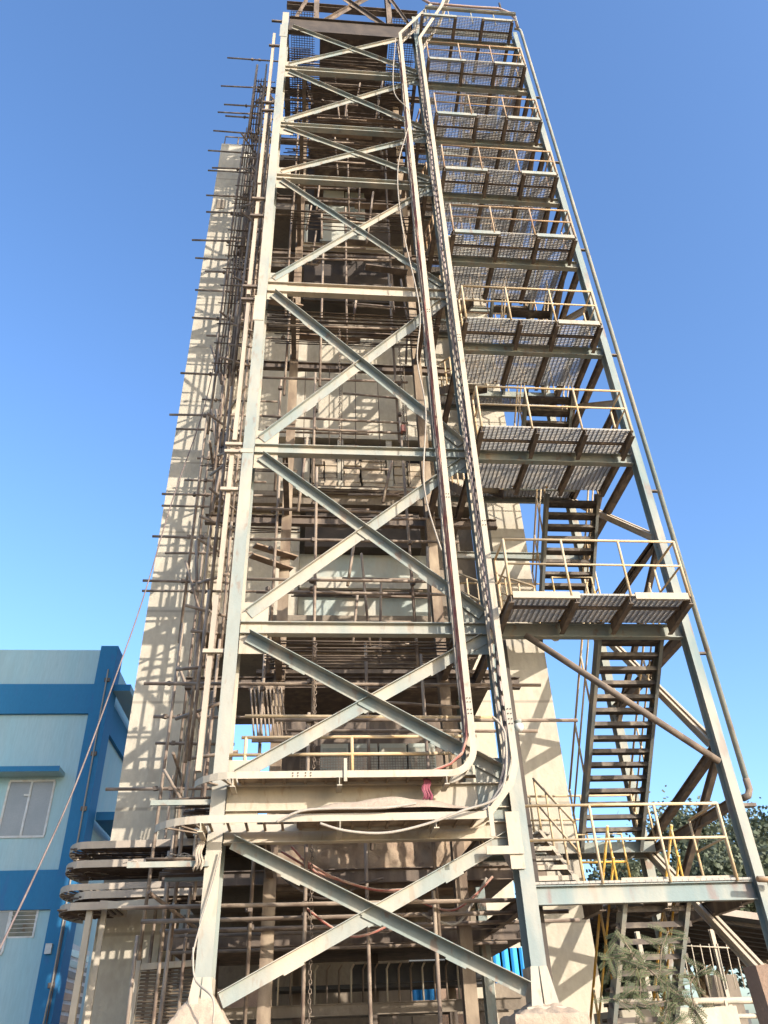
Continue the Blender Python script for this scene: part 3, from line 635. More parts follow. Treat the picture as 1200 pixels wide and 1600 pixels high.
# ------------------------------------------------------------------ cable trays
def sweep_tray(root, path, nrm, width, rail_h=.11, rung=.30, m=M_CREAM, rw=.035, mr=None, rwv=None, rails=(True, True), rungs=True):
    """ladder tray: path = front rail line, nrm = direction across the ladder (unit) at every path point, rails stand along `face`"""
    pts = [V(p) for p, _, _ in path]; ac = [V(a) for _, a, _ in path]; fc = [V(f) for _, _, f in path]
    for side in (0, 1):
        if not rails[side]: continue
        b = MB()
        vs = []; n = len(pts)
        for i in range(n):
            c = pts[i] + ac[i] * (width * side)
            a = ac[i] * (.012 if side == 0 else -.012); f = fc[i]
            vs += [c - f * rail_h / 2, c - f * rail_h / 2 + a, c + f * rail_h / 2 + a, c + f * rail_h / 2]
        fs = []
        for i in range(n - 1):
            for k in range(4): fs.append((i * 4 + k, i * 4 + (k + 1) % 4, i * 4 + 4 + (k + 1) % 4, i * 4 + 4 + k))
        fs += [(0, 1, 2, 3), tuple(range((n - 1) * 4, n * 4))]
        b.add(vs, fs)
        part(root, 'side_rail', b, m)
    if rungs:
        acc = 0
        for i in range(len(pts) - 1):
            seg = pts[i + 1] - pts[i]; L_ = seg.length; d = rung - acc
            while d < L_:
                c = pts[i] + seg * (d / L_); a = ac[i].lerp(ac[i + 1], d / L_)
                f = fc[i]
                vert = abs(seg.z) > L_ * .7
                part(root, 'rung', MB().bar(c - f * .03 + a * .012, c - f * .03 + a * (width - .012), (rwv or rw) if vert else rw, .02, up=f), m if vert else (mr or m))
                d += rung
            acc = L_ - (d - rung)
def arc(c, r, a0, a1, n, ax, ay):
    return [V(c) + V(ax) * (r * math.cos(a0 + (a1 - a0) * i / n)) + V(ay) * (r * math.sin(a0 + (a1 - a0) * i / n)) for i in range(n + 1)]
# tray 1: upper, along the beam then up the shaft
YT1 = 12.30
t1 = thing('cable_tray', 'upper cable tray crossing the front and turning up the shaft with red cables', 'cable tray', (0.3, YT1, 5.1), 'cable trays')
Xv = 2.64; zt = 5.12
path = []
for q in arc((-1.15, YT1 + .75, zt), .75, math.radians(200), math.radians(270), 6, (1, 0, 0), (0, 1, 0)):
    d = (V((-1.15, YT1 + .75, zt)) - q).normalized(); path.append((q, d, V((0, 0, 1))))
path.append((V((0, YT1, zt)), V((0, 1, 0)), V((0, 0, 1))))
rr = .42
for q in arc((Xv - rr, YT1, zt + rr), rr, math.radians(-90), 0, 7, (1, 0, 0), (0, 0, 1)):
    f = (V((Xv - rr, YT1, zt + rr)) - q).normalized(); path.append((q, V((0, 1, 0)), f))
path.append((V((Xv, YT1, 31.0)), V((0, 1, 0)), V((-1, 0, 0))))
sweep_tray(t1, path, None, .40, rung=.33, rw=.04, mr=M_TAN)
tt = [(V((Xv, YT1, 31.0)), V((0, 1, 0)), V((-1, 0, 0))), (V((Xv + 1.3, YT1 - .0, 33.6)), V((0, 1, 0)), V((-.9, 0, .45)).normalized())]
sweep_tray(t1, tt, None, .40)
# tray 2: lower, along the front then up beside the middle column
YT2 = 12.10
t2 = thing('cable_tray', 'lower cable tray crossing the front and climbing beside the stair column', 'cable tray', (0.3, YT2, 4.4), 'cable trays')
Xv2 = 3.26; zt2 = 4.42
path = []
for q in arc((-1.5, YT2 + .95, zt2), .95, math.radians(205), math.radians(270), 6, (1, 0, 0), (0, 1, 0)):
    d = (V((-1.5, YT2 + .95, zt2)) - q).normalized(); path.append((q, d, V((0, 0, 1))))
path.append((V((2.62, YT2, zt2)), V((0, 1, 0)), V((0, 0, 1))))
path.append((V((2.75, YT2, zt2 + .03)), V((0, 1, 0)), V((-.4, 0, 1)).normalized()))
path.append((V((3.14, YT2, zt2 + .48)), V((0, 1, 0)), V((-.8, 0, .6)).normalized()))
path.append((V((Xv2 - .01, YT2, zt2 + .78)), V((0, 1, 0)), V((-.97, 0, .2)).normalized()))
path.append((V((Xv2 + .02, YT2, 30.3)), V((0, 1, 0)), V((-1, 0, 0))))
sweep_tray(t2, path, None, .62, rung=.27, rw=.04, rwv=.09, mr=M_TAN)
tt = [(V((Xv2 + .02, YT2, 30.3)), V((0, 1, 0)), V((-1, 0, 0))), (V((Xv2 + 1.0, YT2, 33.0)), V((0, 1, 0)), V((-.9, 0, .4)).normalized()), (V((Xv2 + 1.6, YT2, 35.5)), V((0, 1, 0)), V((-.9, 0, .4)).normalized())]
sweep_tray(t2, tt, None, .62)
for root, xs, z, y in ((t1, (-1.2, .45, 2.15), zt - .12, YT1), (t2, (-1.6, .45, 1.9), zt2 - .12, YT2)):
    for x in xs:
        part(root, 'support_arm', MB().ibeam((x, y - .05, z), (x, 12.68, z), .14, .08), M_CREAM)
part(t1, 'tray_floor', MB().box(-1.15, YT1 + .015, zt - .012, 2.2, YT1 + .385, zt + .004), M_TAN)
part(t2, 'tray_floor', MB().box(-.2, YT2 + .015, zt2 - .012, 2.6, YT2 + .6, zt2 + .004), M_TAN)
blt = MB().tube([(0, 0, 0), (0, -.012, 0)], .011, 6).mesh('bolt'); blt.materials.append(M_DARK)
for root, y, pts in ((t1, YT1, [(x, zt + d) for x in (-.28, -.2, -.08, 0) for d in (-.022, .022)]), (t1, YT1, [(Xv + d, z) for z in (6.1, 6.17, 6.3, 6.37, 10.6, 10.68, 16.2, 16.28) for d in (-.025, .025)]), (t2, YT2, [(Xv2 + d, z) for z in (5.85, 5.93, 6.02, 6.1, 9.8, 9.9, 15.0, 15.1, 15.2) for d in (-.025, .025)])):
    for x, z in pts: piece(root, 'bolt', blt, (x, y - .001, z))
part(t2, 'hanger', MB().box(2.72, YT2 - .03, zt2 - .32, 2.79, YT2 - .02, zt2 + .12), M_CREAM)
part(t2, 'hanger', MB().box(.52, YT1 - .03, 5.0, .57, YT1 - .016, 5.36), M_CREAM)
part(t2, 'bracket_plate', MB().box(3.12, 12.66, 3.75, 3.34, 12.69, 4.6), M_CREAM)
part(t2, 'bracket_plate', MB().bar((2.75, 12.64, 4.02), (3.34, 12.64, 4.02), .03, .12), M_CREAM)
# cables lying in the trays
def cable(pts, r, m, label, group):
    single('cable', MB().tube(pts, r, 6), m, label, 'cable', tuple(V(pts[0])), group)
def vpath(x, y, z0, z1, amp, n=26):
    s = R.random() * 30
    return [(x + noise.noise(V((s, i * .6, 0))) * amp, y + noise.noise(V((s, i * .6, 9))) * amp * .9, z0 + (z1 - z0) * i / n) for i in range(n + 1)]
lab1 = ['red cable nearest the front rail of the upper tray', 'second red cable of the upper tray', 'dark cable behind the red ones in the upper tray', 'pale cable deepest in the upper tray']
for i in range(4):
    y = YT1 + .05 + i * .085
    z0 = zt + .07
    pre = [(1.6, y, zt + .04), (1.95, y, zt + .05), (2.25, y, zt + .16 + .02 * i), (2.46, y, zt + .34), (2.56, y, zt + .6)]
    cable(pre + vpath(2.585 - .012 * i, y, zt + 1.0, 30.6, .05), .022, (M_RED, M_RED, M_CABK, M_CABW)[i], lab1[i], 'cables in the upper tray')
lab2 = ['pale cable along the front edge of the lower tray', 'dusty cable second from the front of the lower tray', 'mauve cable in the middle of the lower tray', 'dark cable in the middle of the lower tray', 'grey cable toward the back of the lower tray', 'rearmost pale cable of the lower tray']
M_MAUVE = mat('cable_mauve', (0.30, 0.22, 0.20), (0.40, 0.32, 0.28), .5, 2)
for i in range(4):
    y = YT2 + .10 + i * .14
    pre = [(1.2, y, zt2 + .04), (2.55, y, zt2 + .05), (2.74, y, zt2 + .12), (3.05, y, zt2 + .5), (3.18, y, zt2 + .85)]
    cable(pre + vpath(3.235, y, zt2 + 1.3, 30.2, .07), .028, (M_CABW, M_CABK, M_MAUVE, M_CABW)[i], lab2[i], 'cables in the lower tray')
# loose cables
def hang(pts, n=10):
    out = []; P_ = [V(p) for p in pts]; P_ = [P_[0]] + P_ + [P_[-1]]
    for i in range(1, len(P_) - 2):
        a, b_, c, d = P_[i - 1:i + 3]
        for k in range(n):
            t = k / n
            out.append(.5 * ((2 * b_) + (c - a) * t + (2 * a - 5 * b_ + 4 * c - d) * t * t + (3 * b_ - a - 3 * c + d) * t ** 3))
    out.append(P_[-2]); return out
cable(hang([(-0.49,12.00,4.34), (-0.14,12.00,4.49), (0.34,12.00,4.52), (1.11,12.00,4.52), (1.61,12.05,4.59)]), .02, M_CABW, 'pale slack cable lying along the dusty front beam', 'slack cables')
cable(hang([(0.15,11.95,4.30), (0.53,11.95,4.19), (1.09,11.95,4.15), (1.67,11.95,4.25), (2.27,11.95,4.44), (2.92,11.95,4.71), (3.11,11.98,5.60), (2.95,12.00,5.93)]), .02, M_CABW, 'pale cable drooping under the lower tray and rising at its bend', 'slack cables')
cable(hang([(2.44,12.20,30.31), (2.21,12.15,26.62), (2.64,12.15,25.10), (2.16,12.20,22.31), (2.14,12.20,19.55), (2.40,12.20,16.23), (2.24,12.20,14.45), (2.33,12.20,12.87), (2.16,12.20,10.78), (2.39,12.20,9.26)]), .016, M_CABW, 'thin grey cable snaking down left of the upper tray riser', 'slack cables')
cable(hang([(-1.61,12.60,2.66), (-1.58,12.60,2.89), (-1.51,12.62,3.22), (-1.43,12.62,3.55), (-1.33,12.62,4.08)]), .014, M_CABW, 'thin cable hugging the lower left column', 'slack cables')
cable(hang([(-1.21,12.20,1.89), (-1.24,12.20,2.17), (-1.53,12.50,2.42), (-1.61,12.60,2.81)]), .014, M_CABW, 'thin cable hanging over the left pedestal', 'slack cables')
for i, (a, c) in enumerate((((-0.48,14.30,4.40), (1.71,14.30,3.71)), ((-0.31,14.20,4.46), (1.26,14.20,3.51)), ((-0.46,14.40,4.02), (0.85,14.40,3.84)), ((-0.02,13.90,3.45), (1.43,13.90,3.24)), ((1.67,14.00,3.61), (3.15,14.20,3.91)), ((1.87,14.00,3.34), (3.04,14.20,3.89)), ((-0.14,14.10,4.26), (1.57,14.00,3.71)), ((-0.59,14.50,4.29), (1.28,14.30,3.94)))):
    a, c = V(a), V(c); mid = (a + c) / 2 - V((0, 0, .16 + .05 * (i % 6)))
    cable(hang([a, a.lerp(mid, .5) - V((0, 0, .05)), mid, mid.lerp(c, .5) - V((0, 0, .05)), c]), .022, (M_RED, M_RED, M_CABK, M_RED, M_RED, M_CABW, M_RED, M_CABK)[i],
          ['red cable sagging from the left column under the duct', 'brick-red cable crossing low under the duct', 'black cable resting on the dusty ledge', 'thin red cable looping lowest in the bay', 'red cable bundle rising to the stair side', 'pale cable rising to the stair side', 'dull red cable in the middle of the sagging bundle', 'dark cable along the top of the sagging bundle'][i], 'cables under the duct')
# left stubs of tray: five levels reaching toward the blue building
labs = ['topmost short tray stub at the left of the scaffold', 'second tray stub from the top, holding rods', 'flat middle tray stub at the left', 'fourth tray stub, tilted over the fifth', 'lowest tray stub turning down the concrete pylon']
for i, (l, r_, h) in enumerate((((-4.78,16.30,4.98), (-1.80,15.20,4.85), .1), ((-4.79,16.30,4.64), (-1.76,15.20,4.44), .1), ((-4.82,16.30,4.24), (-1.85,15.20,4.21), .08), ((-4.52,16.20,4.09), (-1.84,15.30,3.99), .1), ((-4.74,16.20,3.90), (-3.83,15.80,3.95), .1))):
    l, r_ = V(l), V(r_); r_.z = l.z
    root = thing('tray_stub', labs[i], 'cable tray', tuple(l), 'tray stubs at the left')
    path = []
    ce = l + V((.52, .9, 0))
    for q in arc(ce, .5, math.radians(125), math.radians(268), 10, (1.05, 0, 0), (0, 1.9, 0)):
        d = ce - q; d.normalize(); path.append((q, d * .42, V((0, 0, 1))))
    path.append((V((l.x + 1.2, l.y - .08, l.z)), V((0, 1, 0)), V((0, 0, 1)))); path.append((V((r_.x, l.y - .08, l.z + .02)), V((0, 1, 0)), V((0, 0, 1))))
    sweep_tray(root, path, None, 1.1, rail_h=h + .03, rung=.25, m=M_CHAN, mr=M_ROD)
    if i != 2:
        part(root, 'rod', rods(l.x + .2, r_.x - .1, l.y + .05, l.y + 1.3, l.z - .04, .05, .05, .018), M_ROD, kind='stuff')
    if i == 4:
        part(root, 'down_rail', MB().box(-4.08, 16.25, 0.4, -3.97, 16.35, 3.95), M_CREAM); part(root, 'down_rail', MB().box(-3.88, 16.55, .4, -3.78, 16.6, 3.9), M_CREAM)
        part(root, 'top_rail', MB().bar((-4.05, 16.25, 3.9), (-2.6, 15.9, 3.9), .08, .12), M_CREAM)
# tray deck with dumped rods at the left end of the lower front trays
for x0, x1, y0, y1, z, lab in ((-2.15, -1.5, 12.8, 13.9, 4.92, 'upper slatted deck left of the left column'), (-2.35, -1.55, 12.7, 14.0, 4.0, 'lower slatted deck heaped with wires left of the left column')):
    root = thing('slatted_deck', lab, 'deck', (x0, y0, z))
    part(root, 'rod', rods(x0, x1, y0, y1, z, .07, .05, .02), M_ROD, kind='stuff')
    part(root, 'side_rail', MB().bar((x0 - .35, y0 - .02, z - .08), (x1 + .05, y0 - .02, z - .08), .05, .08), M_GREY)
    part(root, 'side_rail', MB().bar((x0, y1, z - .05), (x1, y1, z - .05), .05, .08), M_GREY)
    part(root, 'side_rail', MB().bar((x1, y0, z - .02), (x1 - .1, y1, z - .02), .05, .12), M_CREAM)
    if z < 4.5:
        b = MB()
        for k in range(16):
            a = V((R.uniform(x0 - .3, x1), R.uniform(y0, y1 - .3), z + .03)); c = a + V((jig(.5), jig(.3), .02 + .1 * R.random()))
            b.tube(hang([a, a.lerp(c, .5) + V((jig(.1), jig(.1), .12 * R.random())), c], 4), .01, 5)
        part(root, 'wire_tangle', b, M_CABW, kind='stuff')
# vertical conduit channel left of the left column
cc = thing('cable_channel', 'narrow cream channel running up just left of the left column', 'cable channel', (-1.78, 12.9, 5.3))
for z0, z1, dx in ((5.35, 8.6, -.03), (8.7, 12.2, .0), (12.4, 16.9, .02), (17.2, 22.0, .0), (22.1, 31.5, -.02)):
    part(cc, 'channel', MB().box(-1.84 + dx, 12.82, z0, -1.75 + dx, 12.92, z1), M_CHAN)
for z in (7.4, 11.0, 12.0, 12.2, 16.9, 17.4, 20.4, 21.2, 26, 26.5, 30.4, 32.3):
    part(cc, 'bracket', MB().box(-1.95, 12.74, z, -1.35 if z > 18 else -1.5, 12.81, z + .07), M_BROWN if z > 15 else M_CHAN)
cable(hang([(-1.48,13.00,27.44), (-1.66,13.00,20.99), (-1.77,13.00,15.97), (-1.81,13.00,12.50), (-1.87,13.00,10.94), (-1.80,13.00,9.11)]), .014, M_CABK, 'thin grey cable hanging beside the cream channel', 'slack cables')
# guy rope: pale red line dropping to lower left
cable(hang([(-2.79,15.00,17.64), (-2.90,14.80,15.06), (-3.15,14.00,11.64), (-3.18,13.00,8.68), (-3.18,12.00,6.59), (-3.18,11.00,4.68), (-3.20,10.20,3.45), (-3.17,9.40,2.53), (-3.17,9.00,2.06)]), .0125, mat('rope_reddish', (0.13, 0.095, 0.085), (0.2, 0.15, 0.13), .5, 3), 'reddish rope slanting down past the blue building', 'slack cables')

# ------------------------------------------------------------------ dusty duct, ledge heaps and rails in the lower bay
DU = thing('dust_duct', 'big dust-caked duct spanning the lower bay behind the crossed braces', 'duct', (1, 15.8, 4))
def lumpy(x0, x1, y0, y1, z0, z1, nx, nz_, amp, seed):
    b = MB(); vs = []
    for i in range(nx + 1):
        for j in range(nz_ + 1):
            x = x0 + (x1 - x0) * i / nx; z = z0 + (z1 - z0) * j / nz_
            n = noise.fractal(V((x * 2.2 + seed, z * 2.6, seed)), .9, 2.1, 4)
            vs.append((x, y0 - n * amp, z))
    b.add(vs, [(i * (nz_ + 1) + j, (i + 1) * (nz_ + 1) + j, (i + 1) * (nz_ + 1) + j + 1, i * (nz_ + 1) + j + 1) for i in range(nx) for j in range(nz_)], True)
    b.box(x0, y0 + .12, z0, x1, y1, z1 + .02)
    return b
part(DU, 'duct_face', lumpy(-.75, 3.2, 15.6, 17.0, 4.05, 4.95, 70, 18, .12, 3), M_DUCT)
part(DU, 'flange', MB().bar((-.8, 15.42, 4.0), (3.3, 15.42, 4.0), .1, .1), M_BROWN)
part(DU, 'flange', MB().bar((-.8, 15.45, 5.02), (3.3, 15.45, 5.02), .12, .08), M_CREAM)
for k in range(9):
    x = R.uniform(-.7, .5); z = 4.95 + .03 * k
    part(DU, 'plank', MB().bar((x, 15.3 + jig(.15), z), (x + R.uniform(.7, 1.5), 15.4 + jig(.2), z + jig(.08)), .16, .03), M_WOOD if k % 3 else M_CREAM)
hp2 = MB(); n = 40; vs = []
for i in range(n + 1):
    for j in range(7):
        x = -.2 + 2.9 * i / n; y = 12.15 + .55 * j / 6
        env = math.sin(math.pi * min(1, max(0, i / n))) ** .7 * math.sin(math.pi * (j / 6 * .9 + .08))
        vs.append((x, y, 4.50 + env * (.27 + .08 * noise.noise(V((x * 2, y * 3, 0))))))
hp2.add(vs, [(i * 7 + j, (i + 1) * 7 + j, (i + 1) * 7 + j + 1, i * 7 + j + 1) for i in range(n) for j in range(6)], True)
single('dust_mound', hp2, M_DUST, 'long mound of pale dust on the lower front tray', 'dust heap', (1.2, 12.4, 4.45))
PR = thing('platform_rail', 'dusty pipe guardrail across the first floor opening behind the lower braces', 'guardrail', (1, 13.3, 5.2))
for z in (5.32, 5.72, 6.02):
    part(PR, 'rail', MB().tube([(-1.2 if z > 5.9 else -1.45, 13.2, z), (2.9, 13.2, z)], .03), M_YEL)
for x in (-1.12, .7, 2.4): part(PR, 'post', MB().tube([(x, 13.2, 5.2), (x, 13.2, 6.03)], .03), M_YEL)
part(PR, 'rail', MB().tube([(-1.2, 13.6, 6.55), (3.6, 13.6, 6.5)], .035), M_YEL)
MS = thing('mesh_panel', 'small steel mesh guard panels behind the dusty guardrail', 'mesh guard', (1, 14.2, 5.3))
b = MB(); x = -.2
while x < 2.3: b.box(x, 14.2, 5.3, x + .008, 14.21, 6.0); x += .05
z = 5.3
while z < 6.0: b.box(-.2, 14.211, z, 2.3, 14.219, z + .008); z += .05
part(MS, 'mesh', b, M_BROWN); part(MS, 'frame', MB().bar((-.2, 14.2, 6.02), (2.3, 14.2, 6.02), .04, .04).bar((-.2, 14.2, 5.28), (2.3, 14.2, 5.28), .04, .04), M_CREAM)
CABN = thing('control_cabinet', 'grey-green control cabinets behind the mesh guard', 'cabinet', (1, 16.4, 5.2))
for i in range(4):
    x = .2 + i * .62
    c = part(CABN, 'cabinet_body', MB().box(x, 16.2, 5.2, x + .58, 16.7, 6.9), M_SIL); part(c, 'door', MB().box(x + .04, 16.17, 5.3, x + .54, 16.195, 6.8), M_GREY)
# floors and dark back wall put in to darken the lower storeys
LW = thing('machine_deck', 'machine deck and back wall added to darken the lower storeys', 'deck', (0.8, 18, 0))
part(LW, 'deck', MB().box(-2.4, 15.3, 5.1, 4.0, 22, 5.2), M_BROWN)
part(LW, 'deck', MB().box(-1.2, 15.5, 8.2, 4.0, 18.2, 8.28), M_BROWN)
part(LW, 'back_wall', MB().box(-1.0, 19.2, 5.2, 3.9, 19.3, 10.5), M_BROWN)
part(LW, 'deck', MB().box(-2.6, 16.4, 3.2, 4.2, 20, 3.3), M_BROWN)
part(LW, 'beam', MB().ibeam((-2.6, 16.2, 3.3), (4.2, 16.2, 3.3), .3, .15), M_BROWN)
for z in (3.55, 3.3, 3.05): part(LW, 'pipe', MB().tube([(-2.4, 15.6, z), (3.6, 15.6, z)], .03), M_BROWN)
for x in (-1.9, -.2, 1.4, 3.0): part(LW, 'post', MB().ibeam((x, 18.6, 0), (x, 18.6, 3.2), .2, .16, up=(0, -1, 0)), M_BROWN)
# louvre screen at lower left
LS = thing('louvre_screen', 'rusty louvred screen panel beside the left pylon', 'screen', (-2.5, 16.2, 1))
part(LS, 'frame', MB().bar((-3.0, 16.2, 1.0), (-3.0, 16.2, 3.1), .08, .1, up=(0, 1, 0)).bar((-1.7, 16.2, 1.0), (-1.7, 16.2, 3.1), .08, .1, up=(0, 1, 0)).bar((-3, 16.2, 2.9), (-1.7, 16.2, 2.95), .06, .1).bar((-3, 16.2, 1.9), (-1.7, 16.2, 1.95), .06, .06), M_CREAM)
slm = MB().box(-.6, -.02, -.008, .6, .04, .008).mesh('slat'); slm.materials.append(M_ROD)
for k in range(34): piece(LS, 'slat', slm, (-2.35, 16.25, 1.05 + k * .055), (.5, 0, 0))

# ------------------------------------------------------------------ belt conveyor at ground level
CV = thing('belt_conveyor', 'black belt conveyor with row of idler brackets at the tower foot', 'conveyor', (1, 18, 1.5))
part(CV, 'belt', MB().box(-.6, 17.7, 2.55, 3.7, 18.7, 2.62).box(.9, 17.62, 2.62, 3.7, 17.68, 2.95), M_RUB)
part(CV, 'frame', MB().ibeam((-2.2, 17.5, 2.2), (4.2, 17.5, 2.2), .2, .1).ibeam((-2.2, 18.8, 2.2), (4.2, 18.8, 2.2), .2, .1), M_CONC2)
for k in range(17):
    x = -.55 + k * .235
    part(CV, 'idler_bracket', MB().tube([(x, 17.52, 2.3), (x, 17.5, 2.85), (x + .06, 17.5, 2.95)], .02, 6), M_CREAM if k % 3 == 0 else M_BROWN)
for x in (-1.6, .0, 1.7, 3.4): part(CV, 'leg', MB().ibeam((x, 17.6, 0), (x, 17.6, 2.1), .12, .1, up=(0, -1, 0)), M_BROWN)
part(CV, 'lower_beam', MB().ibeam((-2, 17.3, 1.72), (4, 17.3, 1.72), .16, .1), M_CREAM)

# blue sheet hoarding seen through the foot of the tower
for label, x0, x1, y, z0, z1 in (('corrugated bright blue sheet wall seen between column and concrete', 4.6, 6.15, 24.0, .3, 3.75), ('corrugated blue sheet seen low through the tower foot', 1.6, 3.6, 24.6, .3, 3.3)):
    b = MB(); n = int((x1 - x0) / .06); vs = []
    for i in range(n + 1):
        yy = y - (.04 if (i % 4) in (1, 2) else 0)
        vs += [(x0 + (x1 - x0) * i / n, yy, z0), (x0 + (x1 - x0) * i / n, yy, z1), (x0 + (x1 - x0) * i / n, yy + .01, z0), (x0 + (x1 - x0) * i / n, yy + .01, z1)]
    fs = []
    for i in range(n): a = i * 4; fs += [(a, a + 4, a + 5, a + 1), (a + 3, a + 7, a + 6, a + 2), (a + 1, a + 5, a + 7, a + 3)]
    b.add(vs, fs)
    single('sheet_fence', b, M_SHEET, label, 'fence', (x0, y, 0), 'blue sheet fences')

# ------------------------------------------------------------------ small things hung about
def chain(x, y, z0, z1, label):
    root = thing('chain', label, 'chain', (x, y, z0), 'hanging chains')
    lk = MB(); pts = [(math.cos(a) * .022, 0, math.sin(a) * .038) for a in [i * math.pi / 4 for i in range(9)]]
    lk.tube(pts, .008, 5); me = lk.mesh('link'); me.materials.append(M_BROWN)
    z = z0; k = 0
    while z < z1 and k < 140:
        piece(root, 'link', me, (x + jig(.01), y, z), (0, 0, (k % 2) * 1.57)); z += .062; k += 1
chain(.05, 13.62, .8, 8.0, 'long rusty chain hanging beside the inner scaffold standard')
chain(.52, 13.6, 12.6, 17.0, 'chain hanging in the middle bay under the rod deck')
chain(2.05, 13.6, 12.4, 16.9, 'twin hoist chain above the red block')
hb = thing('hoist_block', 'small red chain-hoist block hanging from twin chain', 'hoist', (2.02,13.60,13.54))
q = V((2.02,13.60,13.54))
part(hb, 'body', MB().box(q.x - .06, q.y - .05, q.z - .1, q.x + .06, q.y + .05, q.z + .09), M_RED); part(hb, 'hook', MB().tube([(q.x, q.y, q.z - .1), (q.x, q.y, q.z - .16), (q.x + .04, q.y, q.z - .2), (q.x + .06, q.y, q.z - .15)], .012), M_DARK)
def cloth(name, label, p, w_, h, m):
    p = V(p); b = MB(); nx, nz_ = 9, 10; vs = []
    for i in range(nx + 1):
        for j in range(nz_ + 1):
            f = j / nz_; u = (i / nx - .5)
            vs.append((p.x + u * w_ * (1 - .25 * (1 - f)) + .02 * math.sin(j), p.y + .035 * math.sin(i * 2.1) * f - .02, p.z - h * f * (1 + .12 * math.sin(i * 1.7))))
    b.add(vs, [(i * (nz_ + 1) + j, (i + 1) * (nz_ + 1) + j, (i + 1) * (nz_ + 1) + j + 1, i * (nz_ + 1) + j + 1) for i in range(nx) for j in range(nz_)], True)
    o = single(name, b, m, label, 'cloth', tuple(p)); md = o.modifiers.new('thick', 'SOLIDIFY'); md.thickness = .008
cloth('rag', 'maroon rag hanging over the front beam right of centre', (1.85,12.50,5.09), .15, .34, M_PINK)
cloth('dark_cloth', 'black cloth hanging on the left scaffold', (-2.40,15.20,14.65), .26, .75, M_BLACKC)
cloth('sack', 'pale sack hanging on the lower left column', (-1.65,12.60,4.26), .13, .42, M_CHAN)
def lamp(label, p, r=.085):
    p = V(p); root = thing('bulkhead_lamp', label, 'lamp', tuple(p), 'round bulkhead lamps')
    b = MB(); n = 12; vs = []
    for i in range(7):
        a = math.pi * i / 6
        for k in range(n): vs.append((p.x + r * math.sin(a) * math.cos(2 * math.pi * k / n), p.y + r * math.sin(a) * math.sin(2 * math.pi * k / n), p.z - r * math.cos(a)))
    b.add(vs, [(i * n + k, i * n + (k + 1) % n, (i + 1) * n + (k + 1) % n, (i + 1) * n + k) for i in range(6) for k in range(n)], True)
    part(root, 'globe', b, M_LAMPG); part(root, 'base', MB().tube([(p.x, p.y, p.z + r * .7), (p.x, p.y, p.z + r * 1.5)], r * .7, 10), M_GREY)
    part(root, 'arm', MB().tube([(p.x, p.y, p.z + r * 1.4), (p.x - .1, p.y + .25, p.z + r * 1.8)], .015), M_BROWN)
lamp('glass globe lamp beside the riser of the lower tray', (3.57,12.75,6.02))
lamp('round lamp under the second stair platform', (4.63,13.10,7.92), .1)
lamp('round lamp under the fourth stair platform', (5.18,14.40,16.62), .1)
lamp('round lamp under the third stair platform', (4.92,14.00,12.45), .1)

# ------------------------------------------------------------------ blue building at the left
YB = 26.5; XR = -5.62; ZR = 10.95
MB.K = (1.30542, 1.5, YB)
BB = thing('blue_building', 'two-tone blue rendered building left of the tower', 'building', (-9, 28, 0))
wl = part(BB, 'wall', MB().box(-30, YB, 0, XR, 34, ZR - .05), M_PALE)
part(BB, 'parapet', MB().box(-30, YB - .012, 9.92, XR - .2, YB + .12, ZR), M_PALE)
part(BB, 'band', MB().box(-30, YB - .09, 9.10, -5.86, YB - .002, 9.92), M_BLUE)
part(BB, 'band', MB().box(-30, YB - .07, 4.46, -5.86, YB - .002, 5.30), M_BLUE)
cl = part(BB, 'corner_column', MB().box(-5.86, YB - .16, 0, -5.40, YB + .5, ZR + .06), M_BLUE)
part(BB, 'side_band', MB().box(XR + .002, YB + .5, 8.9, XR + .10, 34, 9.7), M_BLUE)
part(BB, 'side_slab', MB().box(-5.40, YB + .1, 9.80, -4.95, 34, 9.98), M_PALE)
part(BB, 'slab_edge', MB().box(-5.40, YB + .09, 9.80, -4.95, YB + .098, 9.98), M_BLUE)
part(BB, 'side_slab', MB().box(-5.40, YB + .55, 6.55, -4.9, 34, 6.75), M_BLUE)
ch = part(BB, 'window_hood', MB().box(-9.2, YB - .5, 7.48, -6.2, YB - .002, 7.58), M_PALE)
part(ch, 'hood_edge', MB().box(-9.2, YB - .512, 7.47, -6.2, YB - .501, 7.60), M_BLUE)
def window(x0, x1, z0, z1, label=None):
    f = MB()
    f.box(x0 - .03, YB - .03, z1, x1 + .03, YB - .002, z1 + .05).box(x0 - .03, YB - .03, z0 - .05, x1 + .03, YB - .002, z0)
    f.box(x0 - .05, YB - .032, z0, x0, YB - .002, z1).box(x1, YB - .032, z0, x1 + .05, YB - .002, z1)
    xm = (x0 + x1) / 2; f.box(xm - .025, YB - .034, z0, xm + .025, YB - .002, z1)
    w_ = part(BB, 'window', f, M_WHITE)
    part(w_, 'pane', MB().box(x0, YB - .012, z0, xm - .026, YB - .004, z1), M_GLASS); part(w_, 'pane', MB().box(xm + .026, YB - .012, z0, x1, YB - .004, z1), M_GLASS)
    part(w_, 'latch', MB().box(xm - .13, YB - .045, z0 + (z1 - z0) * .72, xm + .03, YB - .034, z0 + (z1 - z0) * .76), M_WHITE)
window(-7.46, -6.42, 6.08, 7.36)
window(-9.1, -8.0, 6.08, 7.36)
window(-7.55, -6.80, 3.62, 4.44)
lv = part(BB, 'louvre_window', MB().box(-6.76, YB - .03, 3.90, -6.72, YB - .002, 4.46).box(-6.20, YB - .03, 3.90, -6.16, YB - .002, 4.46).box(-6.72, YB - .004, 3.9, -6.2, YB - .002, 4.46), M_WHITE)
